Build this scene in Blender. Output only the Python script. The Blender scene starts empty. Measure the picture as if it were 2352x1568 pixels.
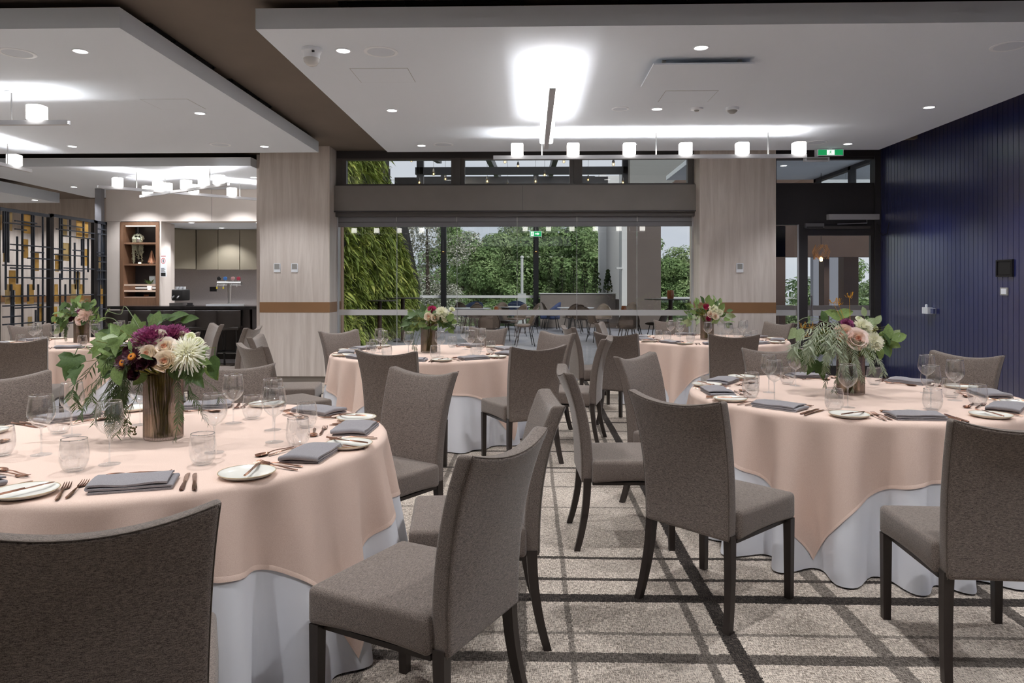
import bpy, bmesh, math, random
from mathutils import Vector, Matrix

scene = bpy.context.scene
COL = scene.collection
PI = math.pi
R = math.radians

# ------------------------------------------------------------------ camera
CAM_H, FPX, HORIZON, YAW = 1.40, 1665.0, 655.0, 0.026
cam_data = bpy.data.cameras.new('camera')
cam_data.sensor_width = 36.0
cam_data.lens = FPX / 2352 * 36.0
cam_data.shift_y = (HORIZON - 784.0) / 2352.0
cam_data.clip_end = 300
cam = bpy.data.objects.new('camera', cam_data)
cam.location = (0, 0, CAM_H)
cam.rotation_euler = (PI / 2, 0, YAW)
COL.objects.link(cam)
scene.camera = cam

# ------------------------------------------------------------------ sky, exposure
scene.view_settings.view_transform = 'Standard'
scene.view_settings.look = 'None'
scene.view_settings.exposure = 0.32
scene.view_settings.gamma = 1.0
scene.view_settings.use_curve_mapping = False
cy = scene.cycles
cy.max_bounces = 12
cy.diffuse_bounces = 4
cy.glossy_bounces = 4
cy.transmission_bounces = 12
cy.transparent_max_bounces = 24
cy.sample_clamp_indirect = 6.0
cy.caustics_reflective = False
cy.caustics_refractive = False

SKY_STRENGTH = 0.80
SPOT_W = 88.0
STRIP_W = 13.0

world = bpy.data.worlds.new('overcast_sky')
scene.world = world
world.use_nodes = True
wn, wl = world.node_tree.nodes, world.node_tree.links
wn.clear()
w_out = wn.new('ShaderNodeOutputWorld')
w_bg = wn.new('ShaderNodeBackground')
w_tc = wn.new('ShaderNodeTexCoord')
w_map = wn.new('ShaderNodeMapping')
w_map.inputs['Scale'].default_value = (1, 1, 3.2)
w_noise = wn.new('ShaderNodeTexNoise')
w_noise.inputs['Scale'].default_value = 2.4
w_noise.inputs['Detail'].default_value = 6
w_ramp = wn.new('ShaderNodeValToRGB')
w_ramp.color_ramp.elements[0].position = 0.35
w_ramp.color_ramp.elements[0].color = (0.60, 0.64, 0.76, 1)
w_ramp.color_ramp.elements[1].position = 0.68
w_ramp.color_ramp.elements[1].color = (0.93, 0.93, 0.97, 1)
wl.new(w_tc.outputs['Generated'], w_map.inputs['Vector'])
wl.new(w_map.outputs['Vector'], w_noise.inputs['Vector'])
wl.new(w_noise.outputs['Fac'], w_ramp.inputs['Fac'])
wl.new(w_ramp.outputs['Color'], w_bg.inputs['Color'])
w_bg.inputs['Strength'].default_value = SKY_STRENGTH
wl.new(w_bg.outputs['Background'], w_out.inputs['Surface'])

# soft daylight through thin cloud, from high behind the building
sun_data = bpy.data.lights.new('soft_sun', 'SUN')
sun_data.energy = 2.5; sun_data.angle = R(28); sun_data.color = (1, .98, .95)
sun = bpy.data.objects.new('soft_sun', sun_data); COL.objects.link(sun)
sun.rotation_euler = (R(40), 0, R(38))

# ------------------------------------------------------------------ measuring helpers: photo pixel -> place in the room
_c, _s = math.cos(YAW), math.sin(YAW)
def on_z(px, py, z):
    xc = (px - 1176) / FPX
    t = (z - CAM_H) / (-(py - HORIZON) / FPX)
    return t * (xc * _c - _s), t * (xc * _s + _c)
def on_y(px, py, Y):
    xc = (px - 1176) / FPX
    t = Y / (xc * _s + _c)
    return t * (xc * _c - _s), CAM_H - (py - HORIZON) / FPX * t
def on_x(px, py, X):
    xc = (px - 1176) / FPX
    t = X / (xc * _c - _s)
    return t * (xc * _s + _c), CAM_H - (py - HORIZON) / FPX * t

# ------------------------------------------------------------------ materials
def S(r, g, b):
    f = lambda v: (v / 255 / 12.92) if v / 255 <= 0.04045 else ((v / 255 + 0.055) / 1.055) ** 2.4
    return (f(r), f(g), f(b), 1.0)

def new_mat(name):
    m = bpy.data.materials.new(name)
    m.use_nodes = True
    nt = m.node_tree
    nt.nodes.clear()
    out = nt.nodes.new('ShaderNodeOutputMaterial')
    return m, nt, out

def pbr(name, color, rough=0.6, metal=0.0, vary=0.0, vscale=8.0, stretch=(1, 1, 1), bump=0.0, bscale=200.0,
        emit=None, estr=0.0, spec=0.5, sheen=0.0, coat=0.0, detail=4, transl=0.0):
    """Principled material with an optional two-tone noise in its colour and a fine noise bump."""
    m, nt, out = new_mat(name)
    p = nt.nodes.new('ShaderNodeBsdfPrincipled')
    p.inputs['Base Color'].default_value = color
    p.inputs['Roughness'].default_value = rough
    p.inputs['Metallic'].default_value = metal
    p.inputs['Specular IOR Level'].default_value = spec
    p.inputs['Sheen Weight'].default_value = sheen
    p.inputs['Coat Weight'].default_value = coat
    tc = nt.nodes.new('ShaderNodeTexCoord')
    if vary:
        mp = nt.nodes.new('ShaderNodeMapping')
        mp.inputs['Scale'].default_value = stretch
        nz = nt.nodes.new('ShaderNodeTexNoise')
        nz.inputs['Scale'].default_value = vscale
        nz.inputs['Detail'].default_value = detail
        rp = nt.nodes.new('ShaderNodeValToRGB')
        rp.color_ramp.elements[0].position = 0.3
        rp.color_ramp.elements[1].position = 0.7
        lo, hi = 1 - vary, 1 + vary
        rp.color_ramp.elements[0].color = (color[0] * lo, color[1] * lo, color[2] * lo, 1)
        rp.color_ramp.elements[1].color = (min(1, color[0] * hi), min(1, color[1] * hi), min(1, color[2] * hi), 1)
        nt.links.new(tc.outputs['Object'], mp.inputs['Vector'])
        nt.links.new(mp.outputs['Vector'], nz.inputs['Vector'])
        nt.links.new(nz.outputs['Fac'], rp.inputs['Fac'])
        nt.links.new(rp.outputs['Color'], p.inputs['Base Color'])
    if bump:
        nb = nt.nodes.new('ShaderNodeTexNoise')
        nb.inputs['Scale'].default_value = bscale
        nb.inputs['Detail'].default_value = 2
        bp = nt.nodes.new('ShaderNodeBump')
        bp.inputs['Strength'].default_value = bump
        bp.inputs['Distance'].default_value = 0.002
        nt.links.new(tc.outputs['Object'], nb.inputs['Vector'])
        nt.links.new(nb.outputs['Fac'], bp.inputs['Height'])
        nt.links.new(bp.outputs['Normal'], p.inputs['Normal'])
    if emit:
        p.inputs['Emission Color'].default_value = emit
        p.inputs['Emission Strength'].default_value = estr
    sh = p.outputs['BSDF']
    if transl:
        tr = nt.nodes.new('ShaderNodeBsdfTranslucent')
        tr.inputs['Color'].default_value = (color[0] * 1.3, color[1] * 1.3, color[2] * 0.9, 1)
        mx = nt.nodes.new('ShaderNodeMixShader')
        mx.inputs[0].default_value = transl
        nt.links.new(sh, mx.inputs[1]); nt.links.new(tr.outputs[0], mx.inputs[2])
        sh = mx.outputs[0]
    nt.links.new(sh, out.inputs['Surface'])
    return m

def thin_glass(name, tint=(0.97, 0.985, 0.985, 1), ior=1.45, rough=0.0, gain=1.0, fmax=1.0):
    """Thin-walled clear glass: reflection by Fresnel over a tinted see-through sheet."""
    m, nt, out = new_mat(name)
    tr = nt.nodes.new('ShaderNodeBsdfTransparent'); tr.inputs[0].default_value = tint
    gl = nt.nodes.new('ShaderNodeBsdfGlossy'); gl.inputs['Roughness'].default_value = rough
    gl.inputs['Color'].default_value = (1, 1, 1, 1)
    f0 = ((ior - 1) / (ior + 1)) ** 2 * gain
    fr = nt.nodes.new('ShaderNodeLayerWeight'); fr.inputs['Blend'].default_value = 0.5
    pw = nt.nodes.new('ShaderNodeMath'); pw.operation = 'POWER'; pw.inputs[1].default_value = 4.0
    mu = nt.nodes.new('ShaderNodeMath'); mu.operation = 'MULTIPLY_ADD'; mu.use_clamp = True
    mu.inputs[1].default_value = (1 - f0) * fmax; mu.inputs[2].default_value = f0
    mx = nt.nodes.new('ShaderNodeMixShader')
    nt.links.new(fr.outputs['Facing'], pw.inputs[0]); nt.links.new(pw.outputs[0], mu.inputs[0]); nt.links.new(mu.outputs[0], mx.inputs[0])
    nt.links.new(tr.outputs[0], mx.inputs[1]); nt.links.new(gl.outputs[0], mx.inputs[2])
    nt.links.new(mx.outputs[0], out.inputs['Surface'])
    return m

def glow(name, color, strength):
    m, nt, out = new_mat(name)
    e = nt.nodes.new('ShaderNodeEmission')
    e.inputs['Color'].default_value = color; e.inputs['Strength'].default_value = strength
    nt.links.new(e.outputs[0], out.inputs['Surface'])
    return m

def solid_glass(name, ior=1.45, color=(1, 1, 1, 1)):
    m, nt, out = new_mat(name)
    g = nt.nodes.new('ShaderNodeBsdfGlass')
    g.inputs['Color'].default_value = color
    g.inputs['IOR'].default_value = ior; g.inputs['Roughness'].default_value = 0.0
    nt.links.new(g.outputs[0], out.inputs['Surface'])
    return m

def ribbed_glass_mat(name, color, ior, tint):
    """Tinted refracting glass that still lets some light straight through."""
    m, nt, out = new_mat(name)
    g = nt.nodes.new('ShaderNodeBsdfGlass'); g.inputs['Color'].default_value = color; g.inputs['IOR'].default_value = ior; g.inputs['Roughness'].default_value = 0.02
    t = nt.nodes.new('ShaderNodeBsdfTransparent'); t.inputs[0].default_value = tint
    mx = nt.nodes.new('ShaderNodeMixShader'); mx.inputs[0].default_value = 0.55
    nt.links.new(g.outputs[0], mx.inputs[1]); nt.links.new(t.outputs[0], mx.inputs[2]); nt.links.new(mx.outputs[0], out.inputs['Surface'])
    return m

def wood_mat(name, c1, c2, rough=0.45):
    """Stained veneer: long vertical grain with cathedral figure."""
    m, nt, out = new_mat(name)
    p = nt.nodes.new('ShaderNodeBsdfPrincipled'); p.inputs['Roughness'].default_value = rough
    p.inputs['Specular IOR Level'].default_value = 0.35
    tc = nt.nodes.new('ShaderNodeTexCoord')
    mp = nt.nodes.new('ShaderNodeMapping'); mp.inputs['Scale'].default_value = (9, 9, 0.55)
    n1 = nt.nodes.new('ShaderNodeTexNoise'); n1.inputs['Scale'].default_value = 1.6; n1.inputs['Detail'].default_value = 7
    n1.inputs['Distortion'].default_value = 0.6
    mp2 = nt.nodes.new('ShaderNodeMapping'); mp2.inputs['Scale'].default_value = (60, 60, 2.0)
    n2 = nt.nodes.new('ShaderNodeTexNoise'); n2.inputs['Scale'].default_value = 3.0
    mx = nt.nodes.new('ShaderNodeMath'); mx.operation = 'MULTIPLY_ADD'; mx.inputs[1].default_value = 0.35
    rp = nt.nodes.new('ShaderNodeValToRGB')
    rp.color_ramp.elements[0].position = 0.45; rp.color_ramp.elements[0].color = c1
    rp.color_ramp.elements[1].position = 0.85; rp.color_ramp.elements[1].color = c2
    L = nt.links.new
    L(tc.outputs['Object'], mp.inputs['Vector']); L(mp.outputs[0], n1.inputs['Vector'])
    L(tc.outputs['Object'], mp2.inputs['Vector']); L(mp2.outputs[0], n2.inputs['Vector'])
    L(n2.outputs['Fac'], mx.inputs[0]); L(n1.outputs['Fac'], mx.inputs[2])
    L(mx.outputs[0], rp.inputs['Fac']); L(rp.outputs[0], p.inputs['Base Color'])
    L(p.outputs[0], out.inputs['Surface'])
    return m

def woven(name, c1, c2, su=(60, 60, 900), rough=0.9, sheen=0.3, bump=0.35, scale=1.0):
    """Melange upholstery: two stretched noises crossed, light and dark yarns."""
    m, nt, out = new_mat(name)
    p = nt.nodes.new('ShaderNodeBsdfPrincipled'); p.inputs['Roughness'].default_value = rough
    p.inputs['Sheen Weight'].default_value = sheen; p.inputs['Specular IOR Level'].default_value = 0.15
    tc = nt.nodes.new('ShaderNodeTexCoord')
    L = nt.links.new
    fac = []
    for sc in (su, (su[2] * .8, su[2] * .8, su[2] * .8)):
        mp = nt.nodes.new('ShaderNodeMapping'); mp.inputs['Scale'].default_value = sc
        nz = nt.nodes.new('ShaderNodeTexNoise'); nz.inputs['Scale'].default_value = scale; nz.inputs['Detail'].default_value = 2
        L(tc.outputs['Object'], mp.inputs['Vector']); L(mp.outputs[0], nz.inputs['Vector'])
        fac.append(nz.outputs['Fac'])
    ad = nt.nodes.new('ShaderNodeMath'); ad.operation = 'ADD'
    L(fac[0], ad.inputs[0]); L(fac[1], ad.inputs[1])
    hf = nt.nodes.new('ShaderNodeMath'); hf.operation = 'MULTIPLY'; hf.inputs[1].default_value = 0.5
    L(ad.outputs[0], hf.inputs[0])
    rp = nt.nodes.new('ShaderNodeValToRGB')
    rp.color_ramp.elements[0].position = 0.39; rp.color_ramp.elements[0].color = c1
    rp.color_ramp.elements[1].position = 0.62; rp.color_ramp.elements[1].color = c2
    L(hf.outputs[0], rp.inputs['Fac']); L(rp.outputs[0], p.inputs['Base Color'])
    bp = nt.nodes.new('ShaderNodeBump'); bp.inputs['Strength'].default_value = bump; bp.inputs['Distance'].default_value = 0.0015
    L(hf.outputs[0], bp.inputs['Height']); L(bp.outputs[0], p.inputs['Normal'])
    L(p.outputs[0], out.inputs['Surface'])
    return m

def carpet_mat():
    m, nt, out = new_mat('carpet')
    L = nt.links.new
    p = nt.nodes.new('ShaderNodeBsdfPrincipled'); p.inputs['Roughness'].default_value = 0.95
    p.inputs['Specular IOR Level'].default_value = 0.1
    tc = nt.nodes.new('ShaderNodeTexCoord')
    sep = nt.nodes.new('ShaderNodeSeparateXYZ'); L(tc.outputs['Object'], sep.inputs[0])
    def noise(scale3, detail=2, sc=1.0):
        mp = nt.nodes.new('ShaderNodeMapping'); mp.inputs['Scale'].default_value = scale3
        nz = nt.nodes.new('ShaderNodeTexNoise'); nz.inputs['Scale'].default_value = sc; nz.inputs['Detail'].default_value = detail
        L(tc.outputs['Object'], mp.inputs['Vector']); L(mp.outputs[0], nz.inputs['Vector'])
        return nz.outputs['Fac']
    def math(op, a, b=None, c=None):
        n = nt.nodes.new('ShaderNodeMath'); n.operation = op
        for i, v in enumerate((a, b, c)):
            if v is None: continue
            if isinstance(v, (int, float)): n.inputs[i].default_value = v
            else: L(v, n.inputs[i])
        return n.outputs[0]
    jit = math('MULTIPLY_ADD', noise((90, 90, 1)), 0.022, -0.011)
    big = math('MULTIPLY_ADD', noise((1.5, 1.5, 1)), 0.02, -0.01)
    wob = math('ADD', jit, big)
    X = math('ADD', sep.outputs[0], wob)
    Y = math('ADD', sep.outputs[1], wob)
    xl = [(0.79, .033, 1.0), (0.668, .018, .72), (0.158, .012, .62), (1.342, .035, .66), (2.052, .033, .85), (-0.05, .034, .75),
          (2.70, .018, .6), (3.15, .035, .9), (3.9, .03, .8), (4.5, .018, .6), (-0.62, .018, .6), (-1.35, .034, .9), (-2.1, .03, .7),
          (-2.7, .018, .7), (-3.4, .035, .9), (-4.3, .03, .7), (-5.2, .033, .9), (-6.2, .02, .7), (-7.1, .033, .8), (0.40, .010, -.35), (1.05, .02, -.3)]
    yl = [(2.735, .036, .85), (2.925, .012, .55), (3.255, .040, 1.0), (3.462, .016, .95), (3.733, .016, .95), (4.58, .011, .5),
          (5.44, .012, .7), (5.57, .022, .9), (6.12, .02, .9), (6.59, .016, .7), (6.98, .018, .8), (7.42, .026, .9), (7.67, .014, .8),
          (8.06, .02, .8), (8.6, .02, .8), (9.3, .03, .9), (9.9, .016, .8), (2.2, .03, .8), (1.7, .016, .8), (1.2, .035, .9), (0.4, .02, .8),
          (11.4, .03, .9), (12.1, .02, .9), (12.8, .03, .9), (13.6, .02, .9), (14.4, .03, .9), (5.05, .014, .6)]
    acc = None
    for coord, lines in ((X, xl), (Y, yl)):
        for c0, hw, st in lines:
            k = math('COMPARE', coord, c0, hw)
            acc = math('MULTIPLY', k, st) if acc is None else math('MAXIMUM', math('MULTIPLY', k, st), acc) if st > 0 else math('MULTIPLY_ADD', k, st * .5, acc)
    # yarn: short dashes both ways
    d1 = noise((40, 290, 1), 1); d2 = noise((290, 40, 1), 1); d3 = noise((300, 300, 1), 1)
    mxx = math('MAXIMUM', d1, d2)
    fl = math('MULTIPLY_ADD', d3, 0.5, mxx)
    patch = math('MULTIPLY_ADD', noise((2.2, 1.2, 1), 3), 0.22, fl)
    patch = math('MULTIPLY', patch, 0.93)
    rp = nt.nodes.new('ShaderNodeValToRGB')
    rp.color_ramp.elements[0].position = 0.79; rp.color_ramp.elements[0].color = S(132, 121, 111)
    rp.color_ramp.elements[1].position = 0.90; rp.color_ramp.elements[1].color = S(224, 212, 199)
    L(patch, rp.inputs['Fac'])
    rd = nt.nodes.new('ShaderNodeValToRGB')
    rd.color_ramp.elements[0].position = 0.80; rd.color_ramp.elements[0].color = S(36, 33, 32)
    rd.color_ramp.elements[1].position = 1.0; rd.color_ramp.elements[1].color = S(92, 84, 78)
    L(patch, rd.inputs['Fac'])
    mx = nt.nodes.new('ShaderNodeMix'); mx.data_type = 'RGBA'
    L(acc, mx.inputs[0]); L(rp.outputs[0], mx.inputs[6]); L(rd.outputs[0], mx.inputs[7])
    L(mx.outputs[2], p.inputs['Base Color'])
    bp = nt.nodes.new('ShaderNodeBump'); bp.inputs['Strength'].default_value = 0.3; bp.inputs['Distance'].default_value = 0.003
    L(d3, bp.inputs['Height']); L(bp.outputs[0], p.inputs['Normal'])
    L(p.outputs[0], out.inputs['Surface'])
    return m

M = {}
M['carpet'] = carpet_mat()
M['ceil'] = pbr('white_ceiling_paint', S(224, 232, 242), 0.85, bump=0.02, bscale=60)
M['dark_ceil'] = pbr('dark_taupe_ceiling', S(112, 102, 92), 0.9, vary=.06, vscale=2)
M['black'] = pbr('matt_black', S(22, 21, 22), 0.6)
M['black_metal'] = pbr('black_metal', S(30, 29, 31), 0.42, 0.2)
M['frame'] = pbr('charcoal_frame', S(92, 89, 88), 0.42, 0.1)
M['frame_dark'] = pbr('dark_frame', S(62, 60, 62), 0.42, 0.15)
M['beam_grey'] = pbr('grey_beam_cladding', S(128, 123, 120), 0.42, vary=.05, vscale=3)
M['rail_grey'] = pbr('grey_door_rail', S(126, 126, 132), 0.38, 0.1)
M['wood_grey'] = wood_mat('grey_washed_veneer', S(198, 188, 181), S(220, 212, 206))
M['bronze'] = pbr('bronze_strip', S(150, 114, 82), 0.42, 0.2, vary=.06, vscale=3)
M['blue'] = pbr('navy_wall_paint', S(25, 34, 92), 0.34, spec=0.9, coat=0.9)
M['blue'].node_tree.nodes['Principled BSDF'].inputs['Coat Roughness'].default_value = 0.26
M['blue'].node_tree.nodes['Principled BSDF'].inputs['Coat IOR'].default_value = 2.3
M['skirting'] = pbr('grey_skirting', S(120, 112, 104), 0.6)
M['pane'] = thin_glass('window_glass', (0.93, 0.95, 0.94, 1), 1.5)
M['frost'] = pbr('frosted_film', S(196, 196, 198), 0.6)
M['fabric'] = woven('taupe_chair_fabric', S(76, 67, 62), S(152, 139, 130), su=(85, 640, 640))
M['piping'] = pbr('dark_piping', S(98, 88, 80), 0.9)
M['leg'] = pbr('dark_stained_wood', S(48, 40, 36), 0.42, vary=.2, vscale=5, stretch=(8, 8, 1))
M['peach'] = woven('blush_linen', S(230, 200, 184), S(247, 223, 209), su=(260, 900, 900), rough=.85, sheen=.15, bump=.12)
M['white_cloth'] = pbr('white_cotton', S(238, 240, 247), 0.8, bump=0.25, bscale=25)
M['napkin'] = woven('grey_napkin_linen', S(134, 131, 135), S(168, 164, 167), su=(700, 700, 900), rough=.9, sheen=.1, bump=.1)
M['plate'] = pbr('glazed_stoneware', S(240, 238, 230), 0.18, vary=.03, vscale=20)
M['plate_rim'] = pbr('ochre_plate_rim', S(190, 170, 132), 0.35)
M['copper'] = pbr('brushed_copper', S(186, 140, 118), 0.24, 1.0)
M['glass'] = thin_glass('clear_glass', (0.975, 0.982, 0.985, 1), 1.5, 0.0, 1.9, 0.85)
M['glass_solid'] = thin_glass('stem_glass', (0.95, 0.97, 0.98, 1), 1.55, 0.03, 5.0, 0.7)
M['foot_glass'] = thin_glass('foot_glass', (0.965, 0.98, 0.99, 1), 1.5, 0.02, 1.6, 0.12)
M['vase'] = ribbed_glass_mat('smoky_pink_glass', (0.93, 0.885, 0.865, 1), 1.36, (0.86, 0.80, 0.77, 1))
M['water'] = thin_glass('water', (0.90, 0.90, 0.84, 1), 1.33)
M['stem'] = pbr('green_stem', S(128, 124, 48), 0.6, vary=.25, vscale=20)
M['steel'] = pbr('brushed_steel', S(190, 190, 192), 0.3, 1.0)
M['alu'] = pbr('satin_aluminium', S(196, 197, 202), 0.4, 0.1)
M['white_plastic'] = pbr('white_plastic', S(236, 241, 248), 0.4)
M['grey_plastic'] = pbr('grey_plastic', S(150, 150, 148), 0.5)
M['lamp'] = glow('lamp_diffuser', (1, 0.97, 0.93, 1), 6.0)
M['strip'] = glow('led_strip', (1, 0.97, 0.93, 1), 4.0)
M['amber'] = glow('amber_filament', (1.0, 0.55, 0.18, 1), 9.0)
M['green_sign'] = pbr('green_sign_face', S(20, 140, 80), 0.4, emit=S(22, 160, 92), estr=0.55)
M['white_sign'] = pbr('white_sign_mark', S(240, 245, 242), 0.4, emit=S(240, 250, 245), estr=0.7)

# ------------------------------------------------------------------ mesh helpers
class MB:
    """Collects vertices and faces; build() links them as one mesh object."""
    def __init__(s): s.v = []; s.f = []
    def add(s, vs, fs):
        b = len(s.v); s.v += [tuple(v) for v in vs]; s.f += [tuple(i + b for i in f) for f in fs]; return s
    def box(s, x0, y0, z0, x1, y1, z1):
        v = [(x0, y0, z0), (x1, y0, z0), (x1, y1, z0), (x0, y1, z0), (x0, y0, z1), (x1, y0, z1), (x1, y1, z1), (x0, y1, z1)]
        return s.add(v, [(0, 3, 2, 1), (4, 5, 6, 7), (0, 1, 5, 4), (1, 2, 6, 5), (2, 3, 7, 6), (3, 0, 4, 7)])
    def cbox(s, cx, cy_, cz, sx, sy, sz): return s.box(cx - sx / 2, cy_ - sy / 2, cz - sz / 2, cx + sx / 2, cy_ + sy / 2, cz + sz / 2)
    def prism(s, poly, z0, z1):
        n = len(poly)
        v = [(x, y, z0) for x, y in poly] + [(x, y, z1) for x, y in poly]
        return s.add(v, [tuple(range(n))[::-1], tuple(range(n, 2 * n))] + [(i, (i + 1) % n, n + (i + 1) % n, n + i) for i in range(n)])
    def prism_x(s, poly, x0, x1):        # poly of (y, z)
        n = len(poly)
        v = [(x0, y, z) for y, z in poly] + [(x1, y, z) for y, z in poly]
        return s.add(v, [tuple(range(n)), tuple(range(n, 2 * n))[::-1]] + [(i, n + i, n + (i + 1) % n, (i + 1) % n) for i in range(n)])
    def prism_y(s, poly, y0, y1):        # poly of (x, z)
        n = len(poly)
        v = [(x, y0, z) for x, z in poly] + [(x, y1, z) for x, z in poly]
        return s.add(v, [tuple(range(n)), tuple(range(n, 2 * n))[::-1]] + [(i, n + i, n + (i + 1) % n, (i + 1) % n) for i in range(n)])
    def lathe(s, prof, n=24, cx=0, cy_=0, close=False, rib=0.0, nrib=0):
        b = len(s.v)
        for r, z in prof:
            for k in range(n):
                a = 2 * PI * k / n
                rr = r * (1 + (rib * (1 if (k * nrib * 2 // n) % 2 else -1) if rib else 0))
                s.v.append((cx + rr * math.cos(a), cy_ + rr * math.sin(a), z))
        m = len(prof)
        for i in range(m - 1 if not close else m):
            j = (i + 1) % m
            for k in range(n):
                k2 = (k + 1) % n
                s.f.append((b + i * n + k, b + i * n + k2, b + j * n + k2, b + j * n + k))
        return s
    def disc(s, r, z, n=24, cx=0, cy_=0, up=True):
        b = len(s.v)
        s.v += [(cx + r * math.cos(2 * PI * k / n), cy_ + r * math.sin(2 * PI * k / n), z) for k in range(n)]
        f = tuple(range(b, b + n)); s.f.append(f if up else f[::-1]); return s
    def tube(s, pts, rad, n=6, caps=True):
        pts = [Vector(p) for p in pts]; b = len(s.v); m = len(pts)
        rads = rad if isinstance(rad, (list, tuple)) else [rad] * m
        up = Vector((0, 0, 1))
        prev = None
        for i, p in enumerate(pts):
            t = (pts[min(i + 1, m - 1)] - pts[max(i - 1, 0)])
            t = t.normalized() if t.length > 1e-9 else Vector((0, 0, 1))
            if prev is None:
                a = t.cross(up)
                if a.length < 1e-3: a = t.cross(Vector((1, 0, 0)))
            else:
                a = prev - t * prev.dot(t)
            a.normalize(); prev = a
            c = t.cross(a)
            for k in range(n):
                w = 2 * PI * (k + .5) / n
                s.v.append(tuple(p + (a * math.cos(w) + c * math.sin(w)) * rads[i]))
        for i in range(m - 1):
            for k in range(n):
                k2 = (k + 1) % n
                s.f.append((b + i * n + k, b + i * n + k2, b + (i + 1) * n + k2, b + (i + 1) * n + k))
        if caps:
            s.f.append(tuple(range(b, b + n))[::-1]); s.f.append(tuple(range(b + (m - 1) * n, b + m * n)))
        return s
    def grid(s, nu, nv, fn):
        b = len(s.v)
        for j in range(nv + 1):
            for i in range(nu + 1): s.v.append(tuple(fn(i / nu, j / nv)))
        w = nu + 1
        for j in range(nv):
            for i in range(nu): s.f.append((b + j * w + i, b + j * w + i + 1, b + (j + 1) * w + i + 1, b + (j + 1) * w + i))
        return s
    def xform(s, mat):
        s.v = [tuple(mat @ Vector(v)) for v in s.v]; return s
    def merge(s, o): return s.add(o.v, o.f)
    def mesh(s, name, mat, smooth=35):
        me = bpy.data.meshes.new(name); me.from_pydata(s.v, [], s.f); me.update()
        if mat: me.materials.append(mat)
        if smooth:
            me.polygons.foreach_set('use_smooth', [True] * len(me.polygons))
            me.set_sharp_from_angle(angle=R(smooth))
        return me
    def build(s, name, mat, parent=None, smooth=35, loc=None, rot=None):
        return link(name, s.mesh(name, mat, smooth), parent, loc, rot)

def link(name, me, parent=None, loc=None, rot=None, scale=None):
    o = bpy.data.objects.new(name, me); COL.objects.link(o)
    if parent is not None: o.parent = parent
    if loc is not None: o.location = loc
    if rot is not None: o.rotation_euler = rot
    if scale is not None: o.scale = (scale,) * 3 if isinstance(scale, (int, float)) else scale
    return o

def softbox(name, mat, n, size, bev, seg=3, deform=None, smooth=60):
    """A box of n cells per axis, its twelve outer edges rounded, then bent by deform."""
    nx, ny, nz = n; sx, sy, sz = size
    bm = bmesh.new(); vs = {}
    def vert(i, j, k):
        if (i, j, k) not in vs: vs[(i, j, k)] = bm.verts.new(((i / nx - .5) * sx, (j / ny - .5) * sy, (k / nz - .5) * sz))
        return vs[(i, j, k)]
    for i in range(nx):
        for j in range(ny):
            bm.faces.new([vert(i, j, 0), vert(i, j + 1, 0), vert(i + 1, j + 1, 0), vert(i + 1, j, 0)])
            bm.faces.new([vert(i, j, nz), vert(i + 1, j, nz), vert(i + 1, j + 1, nz), vert(i, j + 1, nz)])
        for k in range(nz):
            bm.faces.new([vert(i, 0, k), vert(i + 1, 0, k), vert(i + 1, 0, k + 1), vert(i, 0, k + 1)])
            bm.faces.new([vert(i, ny, k), vert(i, ny, k + 1), vert(i + 1, ny, k + 1), vert(i + 1, ny, k)])
    for j in range(ny):
        for k in range(nz):
            bm.faces.new([vert(0, j, k), vert(0, j, k + 1), vert(0, j + 1, k + 1), vert(0, j + 1, k)])
            bm.faces.new([vert(nx, j, k), vert(nx, j + 1, k), vert(nx, j + 1, k + 1), vert(nx, j, k + 1)])
    hard = []
    for e in bm.edges:
        a, b = e.link_faces[0], e.link_faces[1]
        a.normal_update(); b.normal_update()
        if a.normal.dot(b.normal) < .5: hard.append(e)
    if bev: bmesh.ops.bevel(bm, geom=hard, offset=bev, segments=seg, profile=0.5, affect='EDGES', clamp_overlap=False)
    if deform:
        for v in bm.verts: v.co = deform(v.co.copy())
    bmesh.ops.recalc_face_normals(bm, faces=bm.faces)
    me = bpy.data.meshes.new(name); bm.to_mesh(me); bm.free()
    me.materials.append(mat)
    me.polygons.foreach_set('use_smooth', [True] * len(me.polygons))
    me.set_sharp_from_angle(angle=R(smooth))
    return me

def tag(o, label=None, cat=None, group=None, kind=None):
    if label: o['label'] = label
    if cat: o['category'] = cat
    if group: o['group'] = group
    if kind: o['kind'] = kind
    return o

def thing(name, label, cat, loc=(0, 0, 0), rz=0.0, group=None):
    o = bpy.data.objects.new(name, None); COL.objects.link(o)
    o.empty_display_size = 0.05
    o.location = loc; o.rotation_euler = (0, 0, rz)
    return tag(o, label, cat, group)

def struct(name, mb, mat, parent=None, smooth=0, label=None):
    o = mb.build(name, mat, parent, smooth)
    if parent is None: o['kind'] = 'structure'
    if label: o['label'] = label
    return o

_kids = {}
def copy_tree(o, parent=None):
    """Copies a thing with copies of its parts and sub-parts (mesh data shared)."""
    c = o.copy(); COL.objects.link(c)
    if parent is not None: c.parent = parent
    for ch in kids(o): copy_tree(ch, c)
    return c
def kids(o):
    if o not in _kids: _kids[o] = list(o.children)
    return _kids[o]

def place(proto, used, loc, rz, label, group):
    """First use moves the prototype itself, later uses copy it."""
    if used.get(proto.name): o = copy_tree(proto)
    else: o = proto; kids(o); used[proto.name] = True
    o.location = loc; o.rotation_euler = (0, 0, rz)
    o['label'] = label; o['group'] = group
    return o
USED = {}
# ================================================================== THE ROOM
Y0, YG = 10.35, 10.77            # front of the pillars, plane of the glass wall
CZ, DZ = 3.19, 3.40              # underside of the white ceiling rafts, dark upper ceiling
XB = 5.10                        # navy wall

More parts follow.
